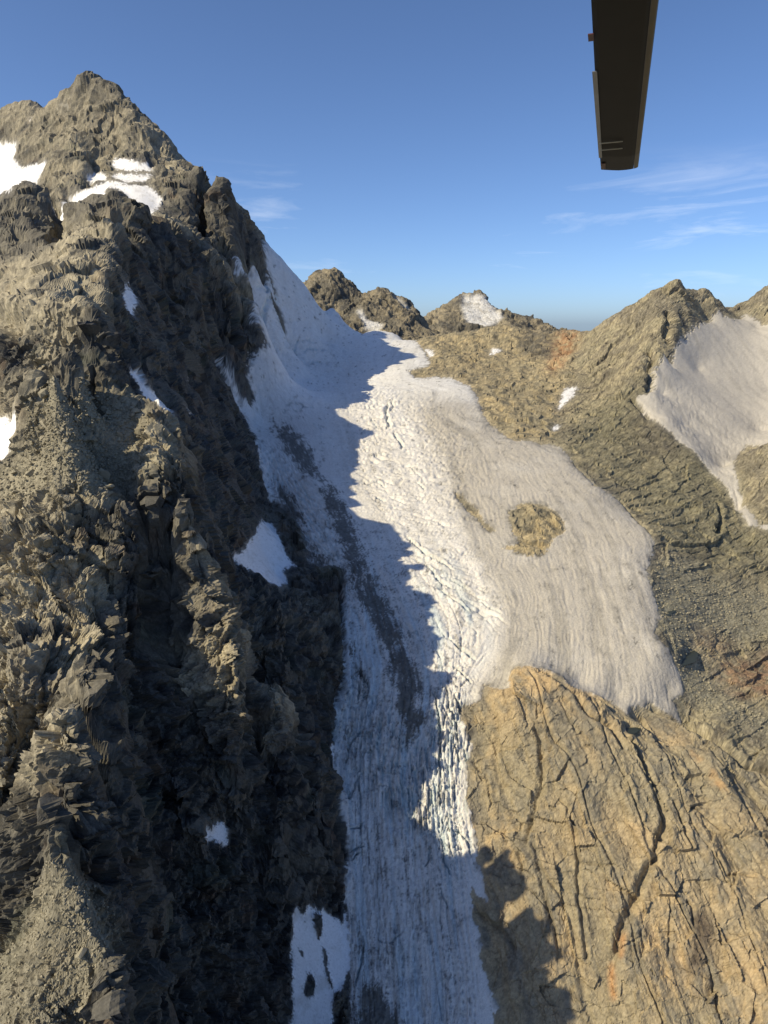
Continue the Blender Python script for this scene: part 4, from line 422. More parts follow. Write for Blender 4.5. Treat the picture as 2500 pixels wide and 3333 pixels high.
# ragged outlines: look regions up at slightly wandering places
j1 = noise(pos, 1 / 9., 3.3); j2 = noise(pos, 1 / 9., 8.8); k1 = noise(pos, 1 / 2.6, 5.1); k2 = noise(pos, 1 / 2.6, 2.4)
amp = np.clip(y / 420, .4, 2.2)
jx = x + amp * (1.3 * j1 + .7 * k1); jy = y + amp * (2.2 * j2 + 1.1 * k2)
kk1 = noise(pos, 1 / 1.1, 6.1); kk2 = noise(pos, 1 / 1.1, 9.4)
M = {}
def mask(name):
    if name not in M:
        if name.startswith('sp_'): M[name] = inside(REGION[name], x + amp * (1.1 * j1 + 1.5 * k1 + 1.0 * kk1), y + amp * (1.8 * j2 + 2.2 * k2 + 1.4 * kk2))
        elif name in ('glacier', 'snowfield', 'nunatak', 'nunatak2'): M[name] = inside(REGION[name], jx + amp * (1.0 * k1 + .25 * kk1), jy + amp * (1.4 * k2 + .4 * kk2))
        else: M[name] = inside(REGION[name], jx, jy)
    return M[name]
ice = mask('glacier') & ((nz > np.where(y > 640, .30, .50)) | (x > -10))
for k in ('nunatak', 'nunatak2', 'icerock'): ice &= ~mask(k)
snow_names = [k for k in REGION if k.startswith('sp_')]
owner = np.zeros(len(x), np.int16)                     # which object a vertex belongs to
LEFT, PEAK, SPUR, TOWER, SLAB, RIB, BAND, GLACIER, FIELD, NUN, NUN2 = range(11)
right = x > 0
owner[:] = np.where(right, RIB, LEFT)
owner[~right & (y > 800 + 0.35 * (x + 300))] = PEAK
owner[mask('tower')] = TOWER
owner[~right & (y < 215 + .25 * (x + 140)) & (x < -40)] = SPUR
owner[mask('slab') & right] = SLAB
owner[mask('band') & right] = BAND
owner[mask('nunatak')] = NUN; owner[mask('nunatak2')] = NUN2
fieldm = mask('snowfield'); owner[fieldm] = FIELD
owner[ice] = GLACIER
snow_any = np.zeros(len(x), bool)
for k, nme in enumerate(snow_names):
    m = mask(nme) & ~ice
    if nme == 'sp_bottom':
        for h_ in ('hole1', 'hole2', 'hole3', 'hole4'): m &= ~mask(h_)
    owner[m] = 20 + k; snow_any |= m
icy = ice | fieldm | snow_any
soft = flat(blur(g2(icy), 2)); softw = flat(blur(g2(icy), 7))
rock = 1 - soft
slabw = flat(blur(g2(owner == SLAB), 8)); ribw = flat(blur(g2(owner == RIB), 8)); bandw = flat(blur(g2((owner == BAND) | (owner == NUN) | (owner == NUN2)), 3))
leftw = np.clip(1 - slabw - ribw - bandw, 0, 1) * np.where(right, 0, 1)
rubble = flat(blur(g2(mask('rubble1') | mask('rubble2')), 6)); scree = flat(blur(g2(mask('scree')), 8))
print('masks', round(time.time() - T0, 1))

# sheet spacing: relief finer than the sheet can carry is left to the material
_P = pos.reshape(*shape, 3)
spacing = np.maximum(np.linalg.norm(np.gradient(_P, axis=0), axis=-1), np.linalg.norm(np.gradient(_P, axis=1), axis=-1)).reshape(-1)
carry = lambda wl: sstep(1.7, 5.0, wl / spacing)

# ---- rock relief (displacement along the ground normal)
pv = pos * np.array([1, 1, .42], 'f4')                 # stretched down the fall line
warp = np.stack([noise(pos, 1 / 40., 21.), noise(pos, 1 / 40., 22.), noise(pos, 1 / 40., 23.)], -1)
pw = pos + 9 * warp; pvw = pv + 7 * warp
rid = fbm(pvw, 1 / 75., 4, .52, 31., ridged=True)      # ribs and gullies
mid = fbm(pw, 1 / 22., 4, .55, 41.)
f1, e1, c1 = facets(pvw, 1 / 17., 1.7)
f2, e2, c2 = facets(pw * np.array([1, 1, .7], 'f4'), 1 / 6.2, 4.1)
f3, e3, c3 = facets(pos, 1 / 2.3, 7.7)
fine = fbm(pos, 1 / 2.8, 3, .55, 51.)
f1 = f1 * (.3 + .7 * carry(17.)); f2 = f2 * carry(6.2); f3 = f3 * carry(2.3); fine = fine * carry(3.0)
far = np.clip(y / 500, .55, 2.0)
joint = sstep(.88, .99, 1 - 2 * np.abs(noise(pvw * np.array([1, .45, .5], 'f4'), 1 / 11., 55.))) + .6 * sstep(.88, .99, 1 - 2 * np.abs(noise(pw * np.array([.5, 1, 1.2], 'f4'), 1 / 8., 56.)))
f4, e4, c4 = facets(pvw * np.array([1, .6, .8], 'f4') + 1.2 * np.stack([fine, mid, fine], -1), 1 / 4.3, 12.4)
f4 = f4 * carry(4.3); joint = joint * carry(5.)
near = 1.35 / (1 + (y / 620) ** 1.6)
fm, em, cm = facets(pw * np.array([1, 1, .75], 'f4'), 1 / 10.5, 23.7); fm = fm * carry(10.5)
d_left = 4.2 * far * (rid - .55) + 1.0 * mid + 3.2 * f1 * far ** .6 + 2.6 * fm + near * (2.5 * f2 + 1.5 * f4 + .9 * f3 + .2 * fine - .35 * joint)
# slabs: smooth whalebacks with joints, long grooves down the dip
pd = np.stack([pos[:, 0] * .9 + .25 * pos[:, 1], (pos[:, 1] - .9 * pos[:, 2]) * .16, pos[:, 2] * .05], -1).astype('f4')
gro = fbm(pd + 2.4 * warp, 1 / 8.5, 4, .55, 61.)
fs, es, cs = facets(pd * 1.0 + .5 * warp + np.stack([.6 * mid, .2 * mid, 0 * mid], -1), 1 / 7.5, 9.2)
fold = fbm(pd * np.array([1, 1.6, 1], 'f4') + 1.2 * warp, 1 / 32., 2, .5, 64.)
thin2 = sstep(.93, 1., 1 - 2 * np.abs(noise(pd * np.array([.8, 1.2, 1], 'f4') + 4.5 * warp, 1 / 30., 65.)))
gro2 = fbm(pd * np.array([1, 2.2, 1], 'f4') + .4 * warp, 1 / 2.4, 3, .6, 66.)
d_slab = 8.0 * fold + 1.4 * mid + .6 * gro + .7 * fs + .3 * gro2 + 1.8 * f1 + .7 * f2 + .22 * f4 + .28 * f3 + .2 * fine - 1.7 * thin2
al = -.8 * pos[:, 0] - .6 * pos[:, 1]; ac = .6 * pos[:, 0] - .8 * pos[:, 1]     # along / across the dip of the right-hand ridge
pr = np.stack([ac, .16 * al, .16 * pos[:, 2]], -1).astype('f4') + 1.2 * warp
fr, er, cr_ = facets(pr, 1 / 6.5, 15.2); lines = fbm(pr, 1 / 5.5, 4, .6, 58.)
fq, eq, cq = facets(pr * np.array([1, 1.8, 1.8], 'f4') + 2.5 * warp, 1 / 19., 18.3)
d_rib = 1.7 * fq + 1.2 * far * (rid - .55) + 1.3 * mid + 1.0 * f1 + 1.0 * fr + .7 * lines + .25 * f2 + .35 * f4 + .4 * f3 + .3 * fine - .3 * joint
d_band = 2.4 * far * (rid - .55) + 1.2 * mid + 2.0 * f1 + near * (1.3 * f2 + .9 * f4 + .6 * f3 + .35 * fine) - .5 * joint
d_rock = leftw * d_left + slabw * d_slab + ribw * d_rib + bandw * d_band
calm = np.maximum(np.maximum(rubble * .8, scree * .7), .25 * flat(blur(g2(mask('litpale1')), 8)))
d_rock = d_rock * (1 - calm) + calm * (.9 * mid + .5 * f3 + .5 * fine)
# bigger relief on the high peak, quieter at the ice edge
d_rock *= (1 - .75 * softw)
disp = d_rock * rock + rock * leftw * carry(2.0) * (.0005 * y + .04) * np.clip(rng.normal(size=len(x)), -2, 2)
for w, dep, line in CRACKS:
    reach = w * 4
    sel, d, s = line_dist(line, jx, jy, reach)
    if len(sel):
        fade = sstep(0, .08, s) * sstep(1, .92, s)
        disp[sel] -= rock[sel] * dep * fade * np.exp(-(d / w) ** 2)
        disp[sel] += rock[sel] * dep * .22 * fade * np.exp(-((d - 2.2 * w) / (1.2 * w)) ** 2)
print('rock', round(time.time() - T0, 1))

# ---- ice relief
fl = np.concatenate([np.column_stack([np.array(l).reshape(-1, 2), np.full(len(l) // 2, p)]) for p, l in FLOW])
psi_c = Surface(fl)(CX, CY); psi = flat(cubic_sample(psi_c, GJ, GI)).astype('f4')
pf = np.stack([psi, y / 1000, np.zeros_like(psi)], -1).astype('f4')
run1 = fbm(pf + .004 * np.stack([j1, 0 * j1, 0 * j1], -1), (140, 30, 1), 2, .7, 71., ridged=True)
run2 = noise(pf, (150, 90, 1), 72.)
streak = fbm(pf, (26, 5, 1), 3, .6, 73.)
lump = fbm(pos, 1 / 26., 4, .5, 74.)
upper = sstep(760, 960, y)                              # clean firn of the upper basin
openice = sstep(.60, .72, psi) * sstep(300, 380, y)     # broad runnelled ice field
sc = np.clip(y / 430, .6, 2.0)
d_ice = (.30 + .75 * openice) * sc * .34 * (run1 - .4) * (1 - .8 * upper) + .12 * sc * run2 * (1 - .7 * upper) + (.7 + .6 * (1 - openice)) * lump + .06 * sc * (1 - .7 * upper) * f3 + .16 * sc * (1 - .6 * upper) * fine
def zone(*names):
    m = np.zeros(len(x), bool)
    for n_ in names: m |= mask(n_)
    return flat(blur(g2(m), 12))
zone_r_ = lambda names, r: flat(blur(g2(np.any([mask(n_) for n_ in names], axis=0)), r))
# transverse crevasses, splayed at the margins
cz = zone('crev1', 'crev2', 'crev3', 'crevL'); cu = zone('crevU', 'icefall')
pc = np.stack([psi * 9 + .25 * warp[:, 0], y / 15. + psi * 6 + .55 * warp[:, 1], 0 * psi], -1).astype('f4')
cr = 1 - np.abs(noise(pc, 1.0, 81.)) * 2.0
cr2 = 1 - np.abs(noise(pc * np.array([1.7, 2.1, 1], 'f4'), 1.0, 82.)) * 2.0
gate = sstep(-.1, .35, noise(pos, 1 / 30., 83.))
cr3 = 1 - np.abs(noise(pc * np.array([3.1, 3.6, 1], 'f4'), 1.0, 84.)) * 2.0
slot = sstep(.86, .985, cr) * gate + .7 * sstep(.87, .985, cr2) * (1 - .4 * gate) + .4 * sstep(.85, .98, cr3)
d_ice -= sc * 1.9 * slot * np.clip(cz + .45 * cu + .20 * (1 - openice) * (1 - .5 * upper) + .06, 0, 1)
fi_, ei_, ci_ = facets(np.stack([psi * 95, y / 9., z / 30], -1).astype('f4'), 1.0, 3.9)
crevL = zone('crevL', 'icefall')
d_ice += crevL * (1.5 * fi_ - 1.2 * sstep(.14, 0, ei_))
blue = np.zeros(len(x), 'f4')
for w, dep, line in CREVASSES:
    sel, d, s = line_dist(line, jx, jy, w * 5)
    if len(sel):
        fade = sstep(0, .25, s) * sstep(1, .75, s); ww = w * (.25 + .60 * fade) * (.85 + .5 * k1[sel] + .3 * kk1[sel]) * np.where(y[sel] < 400, .62, 1.0)
        prof = sstep(1.25, .55, d / ww) * fade
        d_ice[sel] -= dep * prof * soft[sel]
        d_ice[sel] += .25 * dep * fade * np.exp(-((d - 2.4 * ww) / (1.3 * ww)) ** 2)
        blue[sel] = np.maximum(blue[sel], prof)
nunb = zone_r_(['nunatak'], 10)
_deb = zone_r_(['debris1', 'debris2', 'debris3', 'debris4', 'debris5'], 9)
d_ice += _deb * (.7 * f3 + .5 * fine) * sc
lowz = sstep(.66, .56, psi) * sstep(560, 420, y)
rl = fbm(pf + .01 * np.stack([k1, 0 * k1, 0 * k1], -1), (30, 22, 1), 4, .62, 171., ridged=True)
d_ice += lowz * (.85 * (rl - .5) + .55 * fi_ * (.4 + gate) - 1.3 * sstep(.9, .985, 1 - 2 * np.abs(noise(pf, (22, 16, 1), 172.))))
thick = softw * np.where(fieldm | ice, np.clip(y / 260, .9, 3.4), np.clip(y / 500, .3, 1.6))
d_ice = np.where(snow_any & ~ice, .25 * lump * sc, d_ice)
disp += soft * d_ice + thick + 3.2 * nunb
pos2 = pos + nrm * disp[:, None].astype('f4')
# meltwater pools lie level
pool_levels = {}
for k in ('pool1', 'pool2', 'pool3'):
    m = mask(k); ring = flat(blur(g2(m), 4)) > .02
    if m.any():
        lv = float(np.median(pos2[m, 2])); lo, hi = pos2[m, 2].min(), pos2[m, 2].max()
        pool_levels[k] = lv
        w_ = sstep(.02, .6, flat(blur(g2(m), 4)))
        pos2[:, 2] = pos2[:, 2] * (1 - w_) + (lv - 1.0 * w_) * w_
print('ice', round(time.time() - T0, 1))

# ------------------------------------------------------------------ ground colours (albedo, with sunlight painted into the left flanks and ribs)
def C(*c): return np.array(c, 'f4')
def mixc_(a, b, t): return a + (b - a) * np.clip(t, 0, 1)[:, None]
def zone_r(names, r):
    m = np.zeros(len(x), bool)
    for n_ in names: m |= mask(n_)
    return flat(blur(g2(m), r))
t1 = fbm(pos, 1 / 38., 4, .55, 91.); t2 = fbm(pos, 1 / 9., 4, .6, 92.); t3 = noise(pos, 1 / 1.7, 93.)
grain = np.clip(rng.normal(size=len(x)), -2.2, 2.2).astype('f4')
tcell = (c2.astype('f4') / 255 - .5); tcell1 = (c1.astype('f4') / 255 - .5); tcell3 = (c3.astype('f4') / 255 - .5)
colr = np.empty((len(x), 3), 'f4')
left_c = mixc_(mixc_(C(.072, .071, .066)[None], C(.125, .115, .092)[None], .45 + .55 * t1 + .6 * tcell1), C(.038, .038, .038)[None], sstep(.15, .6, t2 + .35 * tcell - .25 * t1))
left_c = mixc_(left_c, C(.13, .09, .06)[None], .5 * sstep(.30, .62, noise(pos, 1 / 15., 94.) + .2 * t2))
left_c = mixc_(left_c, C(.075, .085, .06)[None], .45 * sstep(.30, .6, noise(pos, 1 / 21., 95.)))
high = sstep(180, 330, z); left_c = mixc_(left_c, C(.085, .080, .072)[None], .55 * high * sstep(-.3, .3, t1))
pale = np.clip(.75 * zone_r(['litpale1', 'litpale2', 'litpale3', 'litpale4'], 10) + .55 * flat(blur(g2(owner == PEAK), 6)) + .12 * sstep(.62, .85, nz), 0, 1) * sstep(-1.0, .05, t1 + .5 * t2 + .6 * tcell)  # pale rock on flanks, ribs, peak; sunlight painted into the flanks and ribs
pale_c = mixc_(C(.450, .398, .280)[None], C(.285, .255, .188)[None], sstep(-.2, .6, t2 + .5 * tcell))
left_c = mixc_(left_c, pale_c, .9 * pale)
slab_c = mixc_(C(.290, .250, .170)[None], C(.440, .330, .190)[None], .5 + .75 * fbm(pos, 1 / 70., 3, .5, 191.) + .3 * t1 + .3 * tcell1 - .0035 * (x - 60))
slab_c = mixc_(slab_c, C(.205, .188, .148)[None], .8 * sstep(-.1, .7, .7 * fbm(pos, 1 / 55., 3, .5, 192.) + .6 * t2 + .7 * fbm(pd, 1 / 6., 3, .6, 96.)))
slab_c = mixc_(slab_c, C(.42, .24, .10)[None], .5 * sstep(.45, .8, noise(pd, 1 / 10., 97.) + .25 * t2))
rib_c = mixc_(C(.245, .220, .150)[None], C(.350, .300, .195)[None], .45 + .6 * t1 + .3 * tcell)
rib_c = mixc_(rib_c, C(.155, .142, .112)[None] * (1 + .5 * (cq.astype('f4') / 255 - .5))[:, None], .75 * sstep(-.2, .5, t1 + .5 * fbm(pr, 1 / 24., 3, .5, 198.)))
rib_c = mixc_(rib_c, C(.115, .102, .082)[None], .7 * sstep(.0, .55, t2 * .7 + fbm(pr, 1 / 9., 4, .6, 98.)))
band_c = mixc_(C(.25, .22, .15)[None], C(.38, .31, .185)[None], .45 + .6 * t1 + .5 * tcell)
band_c = mixc_(band_c, C(.13, .12, .09)[None], .8 * sstep(.0, .6, t2 + .5 * fbm(pvw, 1 / 12., 3, .6, 196.)))
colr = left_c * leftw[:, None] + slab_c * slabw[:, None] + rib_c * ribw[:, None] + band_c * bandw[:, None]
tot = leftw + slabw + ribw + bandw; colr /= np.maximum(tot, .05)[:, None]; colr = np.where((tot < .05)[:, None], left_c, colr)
def paint(names, c, s=1.0, r=4, add=0):
    global colr
    m = zone_r(names, r); colr = mixc_(colr, np.asarray(c, 'f4')[None], s * np.clip(m * (1 + add * t2), 0, 1))
paint(['olive'], (.165, .155, .100), .65, 14, .6); paint(['darkrock'], (.095, .085, .070), .75, 12, .8)
paint(['rust'], (.30, .165, .085), .75, 5, 1.2); paint(['rust2', 'rust3'], (.31, .185, .11), .6, 10, 1.3)
paint(['darkstain'], (.105, .082, .062), .85, 6, .6); paint(['orange', 'orange2'], (.46, .25, .11), .8, 2, .6)
paint(['blackband'], (.075, .072, .066), .8, 4, .8); paint(['scree'], (.215, .205, .155), .8, 6, .3)
paint(['rubble1', 'rubble2'], (.245, .225, .165), .75, 6, .3)
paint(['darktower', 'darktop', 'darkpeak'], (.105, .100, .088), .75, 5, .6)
colr *= (1 + .26 * tcell3 + .16 * t3 + (.10 + .10 * ribw + .06 * bandw) * grain)[:, None]
ICE, FIRN, DIRT, SNOW = C(.72, .70, .665), C(.74, .735, .72), C(.26, .245, .215), C(.84, .84, .84)
ice_c = mixc_(mixc_(ICE[None], C(.455, .425, .372)[None], openice), FIRN[None], upper * .9 + .2 * t1)
ice_c = mixc_(ice_c, DIRT[None], (.20 + .32 * openice) * sstep(-.1, .7, streak + .4 * t2 + .25 * t3) * (1 - .6 * upper) + .24 * sstep(-.4, .5, -run1) * openice + .10 * sstep(.25, .6, t3) * (1 - upper))
ice_c = mixc_(ice_c, SNOW[None], zone('cleansnow', 'ramp') * .8)
low = sstep(.62, .50, psi) * sstep(620, 470, y)         # dirt-speckled tongue
speck = .7 * fbm(pf, (70, 60, 1), 3, .65, 99.) + .35 * t2 + .45 * t3 + .35 * noise(pos, 1 / .9, 99.5)
ice_c = mixc_(ice_c, C(.20, .195, .185)[None], low * (.62 * sstep(.10, .75, speck) + .55 * sstep(.7, 1.9, grain + 1.3 * speck)))
deb = zone_r(['debris1', 'debris2', 'debris3', 'debris4', 'debris5', 'debris6'], 7)
deb = sstep(.22, .66, .85 * deb + .12 * grain + .34 * fbm(pf, (55, 40, 1), 4, .65, 100.) + .26 * t2 + .16 * t3)
ice_c = mixc_(ice_c, C(.115, .111, .098)[None] * (1 + .45 * t3 + .5 * tcell3)[:, None], deb * .93)
edge_dirt = sstep(.97, .72, flat(blur(g2(icy), 4)) + .06 * t2) * (ice | fieldm)
ice_c = mixc_(ice_c, DIRT[None] * .8, .6 * edge_dirt * sstep(-.3, .5, t2 + .3 * t3))
ice_c = mixc_(ice_c, C(.50, .62, .68)[None], .5 * lowz * sstep(-.1, .6, fbm(pf, (20, 14, 1), 3, .6, 173.)) * (1 - deb))
ice_c = mixc_(ice_c, C(.34, .50, .56)[None], .40 * blue * (1 - deb) + .45 * crevL * sstep(.1, .5, -fi_) * (1 - deb))
field_c = mixc_(C(.50, .47, .415)[None], DIRT[None], .35 * sstep(-.1, .8, fbm(np.stack([x + .35 * y, .12 * y, 0 * y], -1).astype('f4'), 1 / 9., 3, .6, 101.) + .3 * t2))
snow_c = mixc_(SNOW[None], C(.52, .50, .46)[None], .45 * sstep(.1, .8, t2))
hard = np.where(snow_any & ~ice, sstep(.30, .80, soft + .14 * grain), icy.astype('f4') * .85 + .15 * soft)
colr = mixc_(colr, np.where(ice[:, None], ice_c, np.where(fieldm[:, None], field_c, snow_c)), hard)
colr *= (1 + .045 * grain * icy)[:, None]
colr = np.clip(colr, .02, .9)
print('colour', round(time.time() - T0, 1))

# ------------------------------------------------------------------ materials
def material(name, rough=.9, bump=((.8, .25, 4),), var=.25, var_scale=.6, base=None, spec=.25):
    """Ground colour (attribute or plain) varied by noise, with fine bump: (scale, strength, detail)..."""
    m = bpy.data.materials.new(name); m.use_nodes = True; t = m.node_tree; b = t.nodes['Principled BSDF']
    tcn = t.nodes.new('ShaderNodeTexCoord')
    if base is None:
        a = t.nodes.new('ShaderNodeAttribute'); a.attribute_name = 'albedo'; src = a.outputs['Color']
    else:
        a = t.nodes.new('ShaderNodeRGB'); a.outputs[0].default_value = (*base, 1); src = a.outputs[0]
    n = t.nodes.new('ShaderNodeTexNoise'); n.inputs['Scale'].default_value = var_scale; n.inputs['Detail'].default_value = 8; n.inputs['Roughness'].default_value = .7
    t.links.new(tcn.outputs['Object'], n.inputs['Vector'])
    r = t.nodes.new('ShaderNodeMapRange'); r.inputs['From Min'].default_value = .3; r.inputs['From Max'].default_value = .7
    r.inputs['To Min'].default_value = 1 - var; r.inputs['To Max'].default_value = 1 + var; t.links.new(n.outputs[0], r.inputs['Value'])
    v = t.nodes.new('ShaderNodeVectorMath'); v.operation = 'SCALE'; t.links.new(src, v.inputs[0]); t.links.new(r.outputs[0], v.inputs['Scale'])
    t.links.new(v.outputs[0], b.inputs['Base Color'])
    b.inputs['Roughness'].default_value = rough; b.inputs['Specular IOR Level'].default_value = spec
    prev = None
    for sc_, st, de in bump:
        nn = t.nodes.new('ShaderNodeTexNoise'); nn.inputs['Scale'].default_value = sc_; nn.inputs['Detail'].default_value = de; nn.inputs['Roughness'].default_value = .65
        t.links.new(tcn.outputs['Object'], nn.inputs['Vector'])
        bp = t.nodes.new('ShaderNodeBump'); bp.inputs['Strength'].default_value = st; bp.inputs['Distance'].default_value = 1.0 / sc_
        t.links.new(nn.outputs[0], bp.inputs['Height'])
        if prev: t.links.new(prev.outputs[0], bp.inputs['Normal'])
        prev = bp
    if prev: t.links.new(prev.outputs[0], b.inputs['Normal'])
    return m
MAT = {
    'rock': material('weathered_rock', .92, ((.5, .3, 5), (1.8, .4, 4)), .32, .9),
    'ridge': material('ice_worn_ridge_rock', .92, ((.25, .35, 6), (1.2, .4, 4)), .36, .4),
    'slab': material('tan_slab_rock', .88, ((.35, .4, 6), (1.6, .45, 4)), .24, .8),
    'ice': material('glacier_ice', .6, ((.6, .45, 5), (2.2, .45, 3)), .16, 1.6, spec=.35),
    'snow': material('old_snow', .6, ((.8, .18, 4),), .07, 1.6, spec=.35),
    'stone': material('rubble_stone', .9, ((2.5, .4, 4),), .3, .35, base=(.27, .245, .18)),
    'far': material('distant_rock', .95, ((.05, .5, 6), (.2, .4, 4)), .25, .08),
}

def mesh_from(name, V, Fq, colors, mat, smooth=True):
    used = np.unique(Fq); remap = np.full(len(V), -1, np.int64); remap[used] = np.arange(len(used))
    v = V[used]; f = remap[Fq]
    me = bpy.data.meshes.new(name)
    me.vertices.add(len(v)); me.vertices.foreach_set('co', np.ascontiguousarray(v, 'f4').ravel())
    me.loops.add(f.size); me.loops.foreach_set('vertex_index', f.astype('i4').ravel())
    me.polygons.add(len(f)); me.polygons.foreach_set('loop_start', np.arange(0, f.size, f.shape[1], dtype='i4'))
    me.update(calc_edges=True)
    if colors is not None:
        at = me.attributes.new('albedo', 'FLOAT_COLOR', 'POINT')
        c4 = np.ones((len(v), 4), 'f4'); c4[:, :3] = colors[used]; at.data.foreach_set('color', c4.ravel())
    me.polygons.foreach_set('use_smooth', np.full(len(f), smooth))
    me.materials.append(mat)
    return me
def link(name, me, parent=None, **props):
    o = bpy.data.objects.new(name, me); col.objects.link(o)
    if parent: o.parent = parent
    for k, v in props.items(): o[k] = v
    return o

# ------------------------------------------------------------------ cut the sheet into its pieces
idx = np.arange(NR * NC).reshape(NR, NC)
quads = np.stack([idx[:-1, :-1], idx[:-1, 1:], idx[1:, 1:], idx[1:, :-1]], -1).reshape(-1, 4)
qo = owner[quads[:, 0]]
def piece(ids, name, mat, smooth=None, **props):
    if smooth is None: smooth = mat in ('ice', 'snow')
    sel = np.isin(qo, ids)
    if sel.sum() < 4: return None
    return link(name, mesh_from(name, pos2, quads[sel], colr, MAT[mat], smooth), **props)
S = 'structure'
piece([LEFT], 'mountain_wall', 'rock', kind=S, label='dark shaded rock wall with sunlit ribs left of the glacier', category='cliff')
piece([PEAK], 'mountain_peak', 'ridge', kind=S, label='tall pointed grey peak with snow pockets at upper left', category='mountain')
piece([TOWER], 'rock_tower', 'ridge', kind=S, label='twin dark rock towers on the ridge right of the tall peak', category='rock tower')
piece([SPUR], 'rock_spur', 'rock', kind=S, label='rubble covered rock spur in the lower left foreground', category='rock spur')
piece([SLAB], 'rock_slab', 'slab', kind=S, label='large sunlit tan rock slab with dark cracks right of the ice tongue', category='rock slab')
piece([RIB], 'mountain_ridge', 'ridge', kind=S, label='rounded olive brown ridge between the glacier and the right snowfield', category='ridge')
piece([BAND], 'rock_band', 'ridge', kind=S, label='low tan rock band with a rust patch behind the glacier', category='rock band')
piece([GLACIER], 'glacier', 'ice', kind=S, label='crevassed glacier flowing down between the dark wall and the tan slab', category='glacier')
piece([FIELD], 'snowfield', 'ice', kind=S, label='pale snowfield behind the olive ridge at the right edge', category='snowfield')
piece([NUN], 'rock_outcrop', 'slab', kind=S, label='round tan rock island standing out of the bright ice', category='rock outcrop')
piece([NUN2], 'rock_outcrop', 'slab', kind=S, label='narrow strip of dark broken rock in the ice left of the round rock island', category='rock outcrop')
SNOW_LABEL = {
    'sp_apron': 'large ragged shaded snow patch hanging beside the icefall under the dark wall',
    'sp_bottom': 'bright shaded snow patch with holes between the wall and the glacier at the bottom',
    'sp_side': 'small snow wedge at the left edge of the ice tongue',
    'sp_peak1': 'small bright snow patch high on the tall peak',
    'sp_peak2': 'tiny snow patch in the notch left of the tall peak',
    'sp_left': 'sunlit snow slope at the left edge under the tall peak',
    'sp_ice1': 'upper dirty ice band in the pocket on the tall peak',
    'sp_ice2': 'lower broken ice band in the pocket on the tall peak',
    'sp_ice3': 'small snow block left of the ice bands on the tall peak',
    'sp_pocket': 'wide sunlit snow pocket at the foot of the tall peak',
    'sp_dark1': 'upright oval snow patch on the shaded wall below the lit ridge',
    'sp_dark2': 'tiny snow fleck high on the shaded wall below the towers',
    'sp_streak': 'thin diagonal snow streak on the shaded wall',
    'sp_dot1': 'upper of two tiny snow flecks right of the diagonal streak',
    'sp_dot2': 'lower of two tiny snow flecks right of the diagonal streak',
    'sp_edge': 'banded grey snow patch beside the rubble at the left edge',
    'sp_low': 'small ragged snow patch alone on the lower dark wall',
    'sp_band1': 'small triangular snow patch on the rock band',
    'sp_band2': 'narrow snow patch where the ice meets the rock band',
    'sp_rib1': 'slanting snow patch in the gully left of the olive ridge',
    'sp_rib2': 'short thin snow strip at the foot of the olive ridge gully'}
for k, nme in enumerate(snow_names):
    piece([20 + k], 'snow_patch', 'snow', kind=S, label=SNOW_LABEL[nme], category='snow patch')

# ------------------------------------------------------------------ land beyond: one sheet to the horizon, two far peaks
def water_mat():
    m = bpy.data.materials.new('meltwater'); m.use_nodes = True; b = m.node_tree.nodes['Principled BSDF']
    b.inputs['Base Color'].default_value = (.030, .036, .026, 1); b.inputs['Roughness'].default_value = .35
    n = m.node_tree.nodes.new('ShaderNodeTexNoise'); n.inputs['Scale'].default_value = 3; bp = m.node_tree.nodes.new('ShaderNodeBump'); bp.inputs['Strength'].default_value = .05
    m.node_tree.links.new(n.outputs[0], bp.inputs['Height']); m.node_tree.links.new(bp.outputs[0], b.inputs['Normal'])
    return m
MAT['water'] = water_mat()
POOL_LABEL = {'pool1': 'dark round meltwater pool on the grey scree right of the ice', 'pool2': 'small dark meltwater pool at the edge of the ice', 'pool3': 'thin dark meltwater pool on top of the tan slab'}
for k, lv in pool_levels.items():
    P = np.array(REGION[k]).reshape(-1, 2); c = P.mean(0); P = c + (P - c) * 1.12
    bm = bmesh.new(); vs_ = [bm.verts.new((px, py, lv - .15)) for px, py in P]; f = bm.faces.new(vs_)
    if f.normal.z < 0: f.normal_flip()
    bmesh.ops.triangulate(bm, faces=bm.faces[:])
    me = bpy.data.meshes.new('meltwater_pool'); bm.to_mesh(me); bm.free(); me.materials.append(MAT['water'])
    link('meltwater_pool', me, kind=S, label=POOL_LABEL[k], category='pool')

